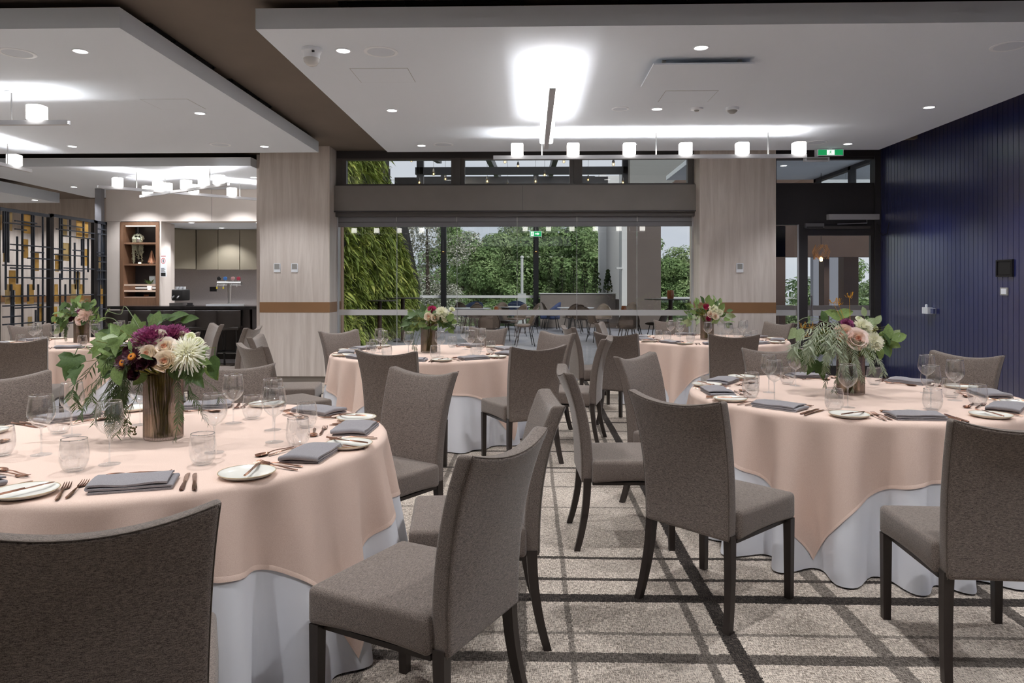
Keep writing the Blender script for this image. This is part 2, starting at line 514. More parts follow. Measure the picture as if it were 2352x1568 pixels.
struct('floor', MB().box(-13.2, -7, -0.12, 5.3, YG, 0).box(-13.2, YG, -0.12, -4.2, 17.2, 0), M['carpet'])
struct('ceiling_upper', MB().box(-13.2, -7, DZ, 5.3, 10.95, DZ + .12).box(-13.2, 10.95, DZ, -4.0, 17.2, DZ + .12), M['dark_ceil'])
# white rafts hung under the dark ceiling
struct('ceiling_right', MB().box(-1.925, 5.02, CZ, 4.60, 9.70, CZ + .145), M['ceil'])
struct('ceiling_left', MB().box(-13.1, 4.97, CZ, -2.86, 9.70, CZ + .145), M['ceil'])
struct('ceiling_near', MB().box(-1.925, -6.9, CZ, 4.60, 4.10, CZ + .145).box(-13.1, -6.9, CZ, -2.86, 4.10, CZ + .145), M['ceil'])
struct('ceiling_bar', MB().prism([(-8.85, 10.76), (-4.2, 10.76), (-4.2, 13.39), (-7.85, 13.39), (-7.85, 14.6), (-9.0, 14.6), (-8.85, 12.3)], CZ, CZ + .13), M['ceil'])
struct('ceiling_lounge', MB().prism([(-13.1, 9.9), (-9.15, 9.9), (-9.25, 14.0), (-13.1, 14.0)], CZ - .17, CZ + .02), M['ceil'])

struct('wall_back', MB().box(-13.2, -7.2, 0, 5.3, -7, DZ), pbr('back_wall_paint', S(120, 112, 106), .7))
struct('wall_left', MB().box(-13.4, -7, 0, -13.2, 17.2, DZ), M['wood_grey'])
far = struct('wall_far', MB().box(-13.2, 16.5, 0, -4.2, 16.7, DZ), M['wood_grey'])
struct('wall_bar_side', MB().box(-4.2, 11.0, 0, -4.05, 16.7, DZ), M['taupe_side'] if 'taupe_side' in M else M['wood_grey'])
struct('trim_far', MB().box(-13.2, 16.485, 1.01, -8.2, 16.5, 1.16), M['bronze'], far)
wr = struct('wall_right', MB().box(XB + .012, -7, 0, XB + .2, YG + .3, DZ), M['blue'])
# tongue-and-groove boards of the navy wall, one object each
bw = 0.0865
def board_mesh(name, w):
    m = MB(); g = .0045
    m.prism([(XB + .012, g * .3), (XB, g), (XB, w - g), (XB + .012, w - g * .3)], 0.10, DZ)
    return m.mesh(name, M['blue'], 0)
bme = board_mesh('plank', bw)
nb = int((10.74 - 4.6) / bw)
for i in range(nb):
    link('plank', bme, wr, (0, 10.74 - (i + 1) * bw, 0))
struct('wall_right_lining', MB().box(XB, -7, 0.1, XB + .012, 10.74 - nb * bw, DZ), M['blue'], wr)
struct('baseboard_right', MB().box(XB - .012, -7, 0, XB + .012, YG, .10), M['frame_dark'])
struct('wall_upper_right', MB().box(4.60, 9.70, CZ + .145, 5.10, 9.8, DZ), M['dark_ceil'])

# ---- grilles in the dark ceiling above the raft edges
def grille(x0, x1, y0, y1, along_y=False):
    t = thing('ceiling_grille', None, None)
    MB().box(x0, y0, DZ - .004, x1, y1, DZ + .001).build('backing', M['black'], t, 0)
    n = 3
    if along_y:
        for k in range(n):
            x = x0 + (x1 - x0) * (k + .5) / n
            MB().cbox(x, (y0 + y1) / 2, DZ - .014, .008, y1 - y0, .02).build('slat', M['black_metal'], t, 0)
        for k in range(4):
            y = y0 + (y1 - y0) * (k + .1) / 3.2
            MB().cbox((x0 + x1) / 2, y, DZ - .013, x1 - x0, .01, .02).build('crossbar', M['black_metal'], t, 0)
    else:
        for k in range(n):
            y = y0 + (y1 - y0) * (k + .5) / n
            MB().cbox((x0 + x1) / 2, y, DZ - .014, x1 - x0, .008, .02).build('slat', M['black_metal'], t, 0)
        for k in range(4):
            x = x0 + (x1 - x0) * (k + .14) / 3.2
            MB().cbox(x, (y0 + y1) / 2, DZ - .013, .01, y1 - y0, .02).build('crossbar', M['black_metal'], t, 0)
    return t
for k, (x0, x1) in enumerate(((-1.36, -0.05), (0.62, 1.94), (2.55, 3.85))):
    tag(grille(x0, x1, 5.07, 5.24), 'black slotted air grille, ' + ['left', 'middle', 'right'][k] + ' of three above the right ceiling raft', 'air grille', 'grilles above the right raft')
for k, (y0, y1) in enumerate(((5.45, 6.6), (6.95, 8.05))):
    tag(grille(-3.03, -2.895, y0, y1, True), ['black slotted air grille along left raft edge, nearer one', 'black slotted air grille along left raft edge, farther one'][k], 'air grille', 'grilles along the left raft')

# ---- wood-clad pillars with a bronze strip
def pillar(name, x0, x1, label):
    p = struct(name, MB().box(x0, Y0, .09, x1, 11.0, DZ), M['wood_grey'])
    b = MB().box(x0 - .002, Y0 - .003, 1.008, x1 + .002, 10.99, 1.158).build('bronze_strip', M['bronze'], p, 0)
    MB().box(x0 + .01, Y0 + .012, 0, x1 - .01, 10.98, .09).build('plinth', M['skirting'], p, 0)
    p['label'] = label
    return p
pillar('pillar_left', -3.905, -2.893, 'grey wood clad pillar with bronze strip beside the bar opening')
pillar('pillar_right', 2.394, 3.466, 'grey wood clad pillar with bronze strip between glass doors and exit door')

# ---- glass wall: beam, clerestory windows, folding doors
gx0, gx1 = -2.893, 2.394
fr = struct('beam', MB().box(gx0, 10.58, 2.475, gx1, 10.86, 2.862), M['beam_grey'])
MB().box(gx0, 10.575, 2.474, gx1, 10.60, 2.492).build('drip_edge', M['frame_dark'], fr, 0)
MB().box(-.125, 10.577, 2.492, -.121, 10.582, 2.855).build('panel_joint', M['frame_dark'], fr, 0)
MB().box(gx0, 10.66, 2.415, gx1, 10.88, 2.475).build('track_head', M['frame'], fr, 0)
struct('trim_head', MB().box(gx0, 10.72, 3.285, 5.2, 10.90, DZ), M['frame_dark'])
struct('trim_sill', MB().box(gx0, 10.66, 2.862, gx1, 10.88, 2.887), M['frame'])
for k, (x0, x1) in enumerate(((-2.748, -1.182), (-.980, .573), (.759, 2.306))):
    w = MB(); f = .03
    a, b = x0 - .06, x1 + .06
    w.box(a, 10.72, 2.887, x0, 10.82, 3.285); w.box(x1, 10.72, 2.887, b, 10.82, 3.285)
    w.box(x0, 10.72, 2.887, x1, 10.82, 2.905); w.box(x0, 10.72, 3.262, x1, 10.82, 3.285)
    o = struct('window_%d' % (k + 1), w, M['frame'])
    MB().box(x0, 10.765, 2.9, x1, 10.771, 3.265).build('pane', M['pane'], o, 0)
for k, (x0, x1) in enumerate(((gx0, -2.808), (-1.122, -1.040), (.633, .699), (2.366, gx1 + .02))):
    struct('trim_mullion_%d' % (k + 1), MB().box(x0, 10.70, 2.887, x1, 10.84, 3.285), M['frame'])
struct('wall_above_pillars', MB().box(-3.9, 10.86, 3.285, gx0, 10.95, DZ), M['frame_dark'])

seams = [gx0 + .02, -1.996, -1.097, -.202, .682, 1.569, gx1 - .02]
for k in range(6):
    x0, x1 = seams[k] + .004, seams[k + 1] - .004
    d = struct('door_%d' % (k + 2), MB().box(x0, 10.735, 2.272, x1, 10.80, 2.415), M['rail_grey'])
    MB().box(x0, 10.730, 2.335, x1, 10.736, 2.341).build('rail_groove', M['frame_dark'], d, 0)
    MB().box(x0, 10.763, .05, x1, 10.773, 2.272).build('pane', M['pane'], d, 0)
    MB().box(x0, 10.7615, .954, x1, 10.7628, 1.038).build('frosted_band', M['frost'], d, 0)
    MB().box(x0, 10.745, .012, x1, 10.79, .05).build('bottom_rail', M['alu'], d, 0)
    MB().box(x1 + .001, 10.752, .05, x1 + .005, 10.784, 2.40).build('edge_seal', M['alu'], d, 0)
    MB().box(x1 - .002, 10.728, 2.345, x1 + .008, 10.742, 2.43).build('hinge', M['steel'], d, 0)
struct('trim_threshold', MB().box(gx0, 10.70, 0, gx1, 10.86, .012), M['steel'])
struct('trim_jamb_left', MB().box(gx0, 10.74, 0, gx0 + .022, 10.80, 2.415), M['alu'])
struct('trim_jamb_right', MB().box(gx1 - .022, 10.74, 0, gx1, 10.80, 2.415), M['alu'])

# ---- exit door with side light and transom in the right corner
ex = struct('wall_door_head', MB().box(3.466, 10.74, 2.29, 5.12, 10.86, 2.90), M['frame_dark'])
tw = struct('window_4', MB().box(3.466, 10.74, 2.90, 3.606, 10.86, 3.285).box(5.017, 10.70, 0, 5.12, 10.86, 3.40).box(3.606, 10.74, 3.25, 5.017, 10.86, 3.285), M['frame_dark'])
MB().box(3.60, 10.79, 2.895, 5.02, 10.796, 3.255).build('pane', M['pane'], tw, 0)
sl = struct('window_5', MB().box(3.466, 10.76, 0, 3.56, 10.86, 2.29).box(3.56, 10.76, 0, 3.93, 10.86, .06), M['frame_dark'])
MB().box(3.56, 10.80, .06, 3.93, 10.806, 2.29).build('pane', M['pane'], sl, 0)
MB().box(3.56, 10.7975, .954, 3.93, 10.799, 1.038).build('frosted_band', M['frost'], sl, 0)
MB().box(3.912, 10.742, 0, 3.932, 10.76, 2.29).build('steel_edge', M['alu'], sl, 0)
dj = struct('door_1', MB().box(3.932, 10.745, .01, 4.062, 10.80, 2.29).box(4.975, 10.745, .01, 5.017, 10.80, 2.29).box(4.062, 10.745, 2.13, 4.975, 10.80, 2.29).box(4.062, 10.745, .01, 4.975, 10.80, .22), M['frame_dark'])
MB().box(4.062, 10.77, .22, 4.975, 10.776, 2.13).build('pane', M['pane'], dj, 0)
MB().box(4.062, 10.7675, .954, 4.975, 10.769, 1.038).build('frosted_band', M['frost'], dj, 0)
MB().tube([(4.10, 10.74, .95), (4.10, 10.69, .95), (4.10, 10.69, 1.25), (4.10, 10.74, 1.25)], .012, 8).build('pull_handle', M['steel'], dj)
cl = thing('door_closer', 'long grey door closer above the glass exit door', 'door closer', (0, 0, 0))
MB().box(4.33, 10.655, 2.355, 5.06, 10.74, 2.435).build('closer_body', M['alu'], cl, 0)
MB().box(4.28, 10.70, 2.225, 4.95, 10.745, 2.262).build('slide_rail', M['frame'], cl, 0)
MB().tube([(4.47, 10.69, 2.292), (4.90, 10.70, 2.306), (4.90, 10.71, 2.36)], .009, 6).build('closer_arm', M['steel'], cl)
MB().tube([(5.04, 10.70, 2.30), (5.06, 10.66, 2.18), (5.09, 10.62, 2.12), (5.095, 10.5, 2.14), (5.098, 10.45, 2.30)], .006, 6).build('cable', M['black'], cl)
md = thing('door_sensor', 'small grey door sensor box at the head of exit door', 'sensor')
MB().box(4.005, 10.68, 2.235, 4.275, 10.745, 2.305).build('sensor_body', M['rail_grey'], md, 0)
MB().box(4.02, 10.676, 2.24, 4.26, 10.68, 2.255).build('lens', M['black'], md, 0)

# ================================================================== CEILING FITTINGS
def ring_mesh(name, r, h, mat):
    return MB().lathe([(r * .80, .004), (r * .82, -h), (r * .97, -h), (r, -h * .4), (r, .004)], 28).mesh(name, mat)
RING = ring_mesh('trim_ring', .062, .006, M['white_plastic'])
DIFF = MB().disc(.051, -.003, 24, up=False).mesh('diffuser', M['lamp'], 0)
spot_data = bpy.data.lights.new('downlight_beam', 'SPOT')
spot_data.energy = SPOT_W; spot_data.color = (.985, .985, 1.0)
spot_data.spot_size = R(112); spot_data.spot_blend = .55; spot_data.shadow_soft_size = .035
spot_weak = spot_data.copy(); spot_weak.energy = SPOT_W * .7
spot_near = spot_data.copy(); spot_near.energy = SPOT_W * .98
def downlight(x, y, z, label, group, beam=spot_data, seen=True):
    if seen:
        t = thing('downlight', label, 'downlight', (x, y, z), 0, group)
        link('trim_ring', RING, t); link('diffuser', DIFF, t)
    else:
        t = None
    l = bpy.data.objects.new('downlight_beam', beam); COL.objects.link(l)
    if t: l.parent = t; l.location = (0, 0, -.012)
    else: l.location = (x, y, z - .012)
rows = {5.49: 'nearest row', 7.39: 'middle row', 9.25: 'farthest row'}
for (x, y) in ((-1.43, 5.49), (1.28, 5.49), (4.0, 5.49), (-1.42, 7.38), (1.28, 7.39), (4.0, 7.39), (-1.40, 9.25), (1.29, 9.24), (4.01, 9.28)):
    yy = min(rows, key=lambda k: abs(k - y))
    col = 'left' if x < 0 else 'middle' if x < 3 else 'right'
    downlight(x, y, CZ, 'recessed round downlight in right ceiling raft, %s, %s column' % (rows[yy], col), 'downlights in the right raft')
for (x, y) in ((-3.44, 5.45), (-3.44, 7.45), (-3.43, 9.25), (-5.9, 9.18)):
    yy = min(rows, key=lambda k: abs(k - y))
    downlight(x, y, CZ, 'recessed round downlight in left ceiling raft, %s%s' % (rows[yy], ', away from the edge' if x < -5 else ', by its right edge'), 'downlights in the left raft')
for (x, y) in ((-5.9, 5.45), (-5.9, 7.45), (-8.4, 7.45), (-8.4, 9.2), (-11, 7.4)):  # unseen beams added over the left raft to raise the room light
    downlight(x, y, CZ, None, None, seen=False)
for (x, y) in ((-9.6, 15.6), (-10.9, 15.6), (-12.2, 15.6)):  # unseen beams added to brighten the wall beyond the screen
    downlight(x, y, DZ, None, None, seen=False)
for (x, y) in ((-7.2, 12.85), (-6.3, 12.85), (-5.4, 12.85)):  # unseen beams added close to the bulkhead to brighten it
    downlight(x, y, CZ, None, None, seen=False)
for x in (-5.9, -3.44, -1.42, 1.28, 4.0):  # out-of-frame beams added over the near raft to light the foreground
    for y in (1.55, 3.5):
        downlight(x, y, CZ, None, None, spot_near if y < 3 else spot_data, seen=False)
for k, p in enumerate(((298, 407), (583, 407), (170, 429))):
    x, y = on_z(*p, CZ)
    downlight(x, y, CZ, 'recessed downlight in the ceiling before the bar, ' + ['left of the crossed pendants', 'right by the pillar', 'farthest left, over the metal screen'][k], 'downlights before the bar', spot_weak)
x, y = on_z(80, 459, CZ - .17)
downlight(x, y, CZ - .17, 'recessed downlight in the low ceiling beyond the metal screen', 'downlights beyond the screen', spot_weak)

def speaker_mesh():
    f = MB().lathe([(.102, 0), (.105, -.004), (.120, -.006), (.130, -.003), (.131, .003)], 36)
    g = MB().lathe([(.0, -.003), (.05, -.0035), (.103, -.003)], 36)
    return f.mesh('speaker_rim', M['white_plastic']), g.mesh('speaker_mesh_face', pbr('speaker_grille', S(212, 220, 231), .7, bump=.3, bscale=500))
RIMM, FACE = speaker_mesh()
sp_lab = ['over the near left corner of right raft', 'beside the round detector', 'by the far left downlight of right raft', 'by the far right downlight', 'at the right edge, near the navy wall',
          'at the near left of left raft', 'at the far right of left raft']
for k, (x, y) in enumerate(((-1.149, 5.532), (.909, 7.385), (-1.115, 9.2), (3.583, 9.18), (3.58, 5.52), (-3.96, 5.49), (-3.957, 9.13))):
    t = thing('ceiling_speaker', 'round white ceiling speaker ' + sp_lab[k], 'speaker', (x, y, CZ), 0, 'ceiling speakers')
    if k == 1: t.scale = (.68, .68, 1)
    link('speaker_rim', RIMM, t); link('speaker_face', FACE, t)

t = thing('dome_camera', 'white dome security camera under the corner of right raft', 'camera', (-1.659, 5.447, CZ))
MB().lathe([(0, 0), (.075, 0), (.075, -.022), (.068, -.03), (.062, -.045), (.060, -.075)], 28).build('camera_base', M['white_plastic'], t)
MB().lathe([(.060, -.075), (.056, -.10), (.040, -.122), (.02, -.131), (0, -.133)], 28).build('camera_dome', pbr('dome_plastic', S(214, 214, 214), .15), t)
MB().cbox(.03, -.062, -.038, .018, .01, .012).build('lens_window', M['black'], t, 0)
t = thing('smoke_detector', 'white smoke detector with domed base left of the small detector', 'smoke detector', (1.678, 7.387, CZ))
MB().lathe([(0, -.018), (.03, -.018), (.06, -.012), (.066, 0)], 28).build('detector_base', M['white_plastic'], t)
MB().lathe([(0, -.03), (.02, -.03), (.026, -.018)], 20).build('detector_cap', M['grey_plastic'], t)
t = thing('motion_sensor', 'small white motion detector hanging lower, right of smoke detector', 'sensor', (2.03, 7.36, CZ))
MB().lathe([(0, -.062), (.025, -.058), (.045, -.042), (.05, -.03)], 28).build('sensor_dome', M['grey_plastic'], t)
MB().lathe([(.05, -.03), (.064, -.028), (.066, 0)], 28).build('sensor_base', M['white_plastic'], t)
t = thing('ceiling_panel', 'large square white ceiling panel hung under right raft', 'ceiling panel', (1.36, 6.06, CZ))
MB().box(-.395, -.33, -.055, .395, .33, -.042).build('panel_board', M['ceil'], t, 0)
for sx in (-.3, .3):
    for sy in (-.25, .25): MB().cbox(sx, sy, -.021, .03, .03, .044).build('standoff', M['grey_plastic'], t, 0)
def hatch(x0, y0, x1, y1, label):
    t = thing('access_hatch', label, 'access hatch', ((x0 + x1) / 2, (y0 + y1) / 2, CZ), 0, 'ceiling access hatches')
    w, h = (x1 - x0) / 2, (y1 - y0) / 2; g = .004
    m = MB()
    m.box(-w, -h, -.0012, w, -h + g, .001).box(-w, h - g, -.0012, w, h, .001).box(-w, -h + g, -.0012, -w + g, h - g, .001).box(w - g, -h + g, -.0012, w, h - g, .001)
    m.build('shadow_joint', M['grey_plastic'], t, 0)
    MB().box(-w + g, -h + g, -.002, w - g, h - g, .001).build('hatch_door', M['ceil'], t, 0)
hatch(-1.497, 5.948, -1.015, 6.365, 'flush square access hatch near the dome camera')
hatch(1.24, 6.708, 1.725, 7.12, 'flush square access hatch beyond the hung ceiling panel')
hatch(-3.76, 6.88, -3.30, 7.28, 'flush access hatch in left raft by the bar pendant side')

# ---- exit signs
def running_man(parent, x, y, z, h, flip=1):
    """White running figure in a doorway and arrow, as on the sign."""
    m = MB()
    def quad(a, b, w):
        a, b = Vector(a), Vector(b); d = (b - a).normalized(); n = Vector((-d.y, d.x)) * w
        m.add([(x + flip * p.x * h, y, z + p.y * h) for p in (a - n, b - n, b + n, a + n)], [(0, 1, 2, 3)])
    c = [(x + flip * (.02 + .09 * math.cos(k * PI / 5)) * h, y, z + (.36 + .09 * math.sin(k * PI / 5)) * h) for k in range(10)]
    m.add(c, [tuple(range(10))])
    quad((0, .26), (-.08, .0), .075); quad((-.08, 0), (.12, -.14), .05); quad((.12, -.14), (.04, -.36), .045)
    quad((-.08, 0), (-.18, -.2), .05); quad((-.18, -.2), (-.36, -.22), .045)
    quad((0, .2), (-.22, .16), .035); quad((-.22, .16), (-.28, .0), .03); quad((0, .2), (.18, .08), .035); quad((.18, .08), (.28, .16), .03)
    return m.build('running_figure', M['white_sign'], parent, 0)
t = thing('exit_sign', 'green exit sign with running figure hung above the exit door', 'exit sign')
ex_, ez_ = on_y(1907, 351, 9.6)
t.location = (ex_, 9.6, ez_)
MB().box(-.168, -.012, -.04, .168, .012, .047).build('sign_body', M['white_plastic'], t, 0)
MB().box(-.160, -.0135, -.03, .160, -.012, .04).build('sign_face', M['green_sign'], t, 0)
MB().add([(-.05, -.0142, -.028), (.05, -.0142, -.028), (.05, -.0142, .038), (-.05, -.0142, .038)], [(0, 1, 2, 3)]).build('doorway', M['white_sign'], t, 0)
running_man(t, 0, -.0152, .005, .062).data.materials[0] = M['green_sign']
MB().box(-.02, -.01, .047, .02, .01, CZ + .02 - ez_).build('bracket', M['white_plastic'], t, 0)
t = thing('emergency_light', 'small white emergency light box hung below the exit sign', 'emergency light')
x_, z_ = on_y(1875, 366, 9.9)
t.location = (x_, 9.9, z_)
MB().box(-.165, -.03, -.028, .165, .03, .028).build('light_body', M['white_plastic'], t, 3)
MB().box(-.14, -.034, -.018, .14, -.03, .018).build('light_lens', M['grey_plastic'], t, 0)
MB().box(-.02, -.015, .028, .02, .015, 3.40 - z_).build('bracket', M['white_plastic'], t, 0)

# ---- linear pendants: channel with a LED strip facing up, ribbed glass shades, rods
def shade_mesh():
    m = MB(); a = .066; h = .135; n = 7
    ring = []
    def side(p, q):
        for k in range(n):
            for e, o in ((.10, 0.0), (.5, .0045), (.90, 0.0)):
                u = (k + e) / n
                x = p[0] + (q[0] - p[0]) * u; y = p[1] + (q[1] - p[1]) * u
                l = math.hypot(q[0] - p[0], q[1] - p[1]); nx, ny = (q[1] - p[1]) / l, -(q[0] - p[0]) / l
                ring.append((x + nx * o, y + ny * o))
    c = .05
    side((-c, -a), (c, -a)); ring.append((a - .004, -a + .004)); side((a, -c), (a, c)); ring.append((a - .004, a - .004))
    side((c, a), (-c, a)); ring.append((-a + .004, a - .004)); side((-a, c), (-a, -c)); ring.append((-a + .004, -a + .004))
    N = len(ring)
    zz = [0, .006, h - .006, h]
    sc = [.94, 1, 1, .94]
    vs = []
    for z, s in zip(zz, sc): vs += [(x * s, y * s, z) for x, y in ring]
    fs = []
    for i in range(3):
        for k in range(N): fs.append((i * N + k, i * N + (k + 1) % N, (i + 1) * N + (k + 1) % N, (i + 1) * N + k))
    # open top with an inner rim
    vs += [(x * .80, y * .80, h) for x, y in ring]
    for k in range(N): fs.append((3 * N + k, 3 * N + (k + 1) % N, 4 * N + (k + 1) % N, 4 * N + k))
    vs += [(x * .80, y * .80, h - .03) for x, y in ring]
    for k in range(N): fs.append((4 * N + k, 4 * N + (k + 1) % N, 5 * N + (k + 1) % N, 5 * N + k))
    fs.append(tuple(range(5 * N, 6 * N)))
    m.add(vs, fs)
    return m
def shade_mat():
    m, nt, out = new_mat('lit_ribbed_glass')
    e = nt.nodes.new('ShaderNodeEmission'); e.inputs['Color'].default_value = (1, .955, .90, 1); e.inputs['Strength'].default_value = 7.5
    lw = nt.nodes.new('ShaderNodeLayerWeight'); lw.inputs['Blend'].default_value = .35
    gl = nt.nodes.new('ShaderNodeBsdfGlossy'); gl.inputs['Roughness'].default_value = .1
    mx = nt.nodes.new('ShaderNodeMixShader')
    ml = nt.nodes.new('ShaderNodeMath'); ml.operation = 'MULTIPLY'; ml.inputs[1].default_value = .55
    nt.links.new(lw.outputs['Facing'], ml.inputs[0]); nt.links.new(ml.outputs[0], mx.inputs[0])
    nt.links.new(e.outputs[0], mx.inputs[1]); nt.links.new(gl.outputs[0], mx.inputs[2]); nt.links.new(mx.outputs[0], out.inputs['Surface'])
    return m
M['shade'] = shade_mat()
SHADE = shade_mesh().mesh('glass_shade', M['shade'], 30)
BARZ = 2.885
def linear_pendant(x, y, rz, half, shades, rods, label, group):
    t = thing('linear_pendant', label, 'pendant light', (x, y, BARZ), rz, group)
    m = MB(); w, h = .024, .036
    m.box(-half, -w, -.006, half, w, 0); m.box(-half, -w, 0, half, -w + .003, h); m.box(-half, w - .003, 0, half, w, h)
    m.build('channel_bar', M['alu'], t, 0)
    MB().box(-half + .01, -.004, .0, half - .01, .004, .009).build('led_strip', M['strip'], t, 0)
    for s in shades: link('glass_shade', SHADE, t, (s, 0, h + .001))
    for r_ in rods:
        MB().tube([(r_, 0, 0), (r_, 0, CZ - BARZ)], .007, 8).build('suspension_rod', M['steel'], t)
        MB().lathe([(0, CZ - BARZ - .012), (.055, CZ - BARZ - .010), (.058, CZ - BARZ)], 24, r_, 0).build('ceiling_rose', M['white_plastic'], t)
    L = bpy.data.lights.new('strip_light', 'AREA'); L.shape = 'RECTANGLE'; L.size = 2 * half - .1; L.size_y = .010
    L.energy = STRIP_W * half; L.color = (1, .99, .985)
    lo = bpy.data.objects.new('strip_light', L); COL.objects.link(lo); lo.parent = t
    lo.location = (0, 0, .0175); lo.rotation_euler = (PI, 0, 0)
    return t
xs = [-.16 + .655 * k for k in range(6)]
linear_pendant(1.38, 8.51, 0, 1.82, [x - 1.38 for x in xs], [-1.25, .083, 1.38], 'long bar pendant with six glass cubes running across, before the glass doors', 'linear pendants')
linear_pendant(.165, 6.68, PI / 2, 1.21, [-1.06, -.53, 0, .53, 1.06], [-.71, .71], 'bar pendant seen end-on, running away under the right raft', 'linear pendants')
linear_pendant(-6.08, 6.58, 0, 1.82, [1.82 - .30 - .655 * k for k in range(6)], [1.28, 0, -1.28], 'bar pendant at the left edge running across under the left raft', 'linear pendants')
linear_pendant(-6.565, 7.9, PI / 2, 1.45, [1.45 - .30 - .655 * k for k in range(5)], [1.03, -1.03], 'bar pendant running away at far left, behind the crosswise one', 'linear pendants')
xb, yb = on_z(455, 452, BARZ)
a1 = math.atan2(12.563 - 10.909, -4.738 + 6.538)
linear_pendant(1.38, 1.2, 0, 1.82, [x - 1.38 for x in xs], [-1.25, .083, 1.38], 'added unseen bar pendant across the near raft above the camera, right', 'linear pendants')  # fixture added out of frame to lift the ambient light
linear_pendant(-5.4, 2.9, PI / 2, 1.45, [-1.1, -.45, .2, .85], [1.03, -1.03], 'added unseen bar pendant on the near left raft, running away', 'linear pendants')  # likewise added out of view for ambient light
linear_pendant(-4.9, .6, 0, 1.82, [x - 1.38 for x in xs], [-1.25, .083, 1.38], 'added unseen bar pendant across the near left raft above the camera', 'linear pendants')  # another unseen fixture added for its bounce off the ceiling
linear_pendant(-5.55, 11.80, a1, 1.40, [-1.13, -.55, .0, .62, 1.2], [-.86, .76], 'crossed bar pendant before the bar, running from near left to far right', 'linear pendants')
a2 = math.atan2(10.669 - 12.071, -4.508 + 6.571)
linear_pendant(-5.54, 11.372, a2, 1.27, [-1.05, -.45, .12, .62, 1.02], [-.5, .78], 'crossed bar pendant before the bar, running from far left to near right', 'linear pendants')

# ================================================================== WALL FITTINGS
def wall_plate(name, label, cat, px, py, w, h, Y=None, X=None, mat=None, inner=None, group=None, d=.012):
    t = thing(name, label, cat, group=group)
    if Y is not None:
        x, z = on_y(px, py, Y); t.location = (x, Y, z)
    else:
        y, z = on_x(px, py, X); t.location = (X, y, z); t.rotation_euler = (0, 0, -PI / 2)
    MB().box(-w / 2, -d, -h / 2, w / 2, .001, h / 2).build('plate', mat or M['white_plastic'], t, 0)
    if inner:
        iw, ih, dz, im = inner
        MB().box(-iw / 2, -d - .003, dz - ih / 2, iw / 2, -d, dz + ih / 2).build('key_pad', im, t, 0)
    return t
for k, px in enumerate((637, 677)):
    wall_plate('thermostat', ['grey screened thermostat on the left pillar, left of the pair', 'grey screened thermostat on the left pillar, right of the pair'][k], 'thermostat', px, 615, .095, .125, Y=Y0,
               inner=(.075, .075, .018, M['grey_plastic']), group='thermostats on the left pillar')
wall_plate('thermostat', 'white thermostat alone on the right pillar', 'thermostat', 1699, 615, .098, .13, Y=Y0, inner=(.07, .075, .018, M['grey_plastic']))
t = wall_plate('wall_box', 'black square recessed media box on the navy wall', 'wall box', 2310, 616, .27, .185, X=XB, mat=M['black_metal'], inner=(.20, .13, 0, M['black']))
for (a, b, c, d_) in ((-.135, -.0925, .135, -.075), (-.135, .075, .135, .0925), (-.135, -.075, -.115, .075), (.115, -.075, .135, .075)):
    MB().box(a, -.022, b, c, -.012, d_).build('frame_bar', M['black_metal'], t, 0)
wall_plate('wall_switch', 'white light switch in grey frame below the black box', 'switch', 2308, 669, .125, .085, X=XB, mat=M['grey_plastic'], inner=(.085, .06, 0, M['white_plastic']))
t = wall_plate('wall_dispenser', 'chrome and white socket box on navy wall above the far chair', 'wall box', 2141, 714, .18, .075, X=XB, mat=M['alu'])
MB().box(-.10, -.075, -.035, .035, -.012, .045).build('white_module', M['white_plastic'], t, 3)
MB().box(.035, -.04, -.03, .10, -.012, .03).build('glass_module', pbr('blue_grey_glass', S(86, 94, 130), .15), t, 0)
MB().lathe([(.016, .045), (.016, .075), (.010, .085), (0, .086)], 14, -.05, -.045).build('knob', M['white_plastic'], t)
# ================================================================== DINING CHAIRS
BW, BT, BH = .468, .066, .60      # backrest width, thickness, height
def back_deform(co, out=0.0):
    u = co.x / (BW / 2); v = co.z / BH + .5
    v = min(1.0, max(0.0, v))
    x = co.x * (.900 + .060 * v + .060 * v ** 4)
    z = .352 + .590 * v
    z -= .038 * (1 - min(1, u * u)) * max(0, (v - .55) / .45) ** 1.5
    yc = -.232 - .018 * v - .105 * v ** 2.5
    yc += .020 * (u * u) * v
    th = 1.0 - .12 * v
    return Vector((x, yc + co.y * th, z))
def seat_deform(co):
    x, y, z = co
    fx = x / .235; fy = (y) / .225
    zz = z
    if z > 0: zz = z + .010 * (1 - fx * fx) * (1 - fy * fy)
    else: zz = z + .014 * (1 - min(1, fy * fy)) * (1 if abs(fx) > .8 else .8)
    return Vector((x * (1.0 - .03 * (fy < 0) * abs(fy)), y + .015, zz + .412))
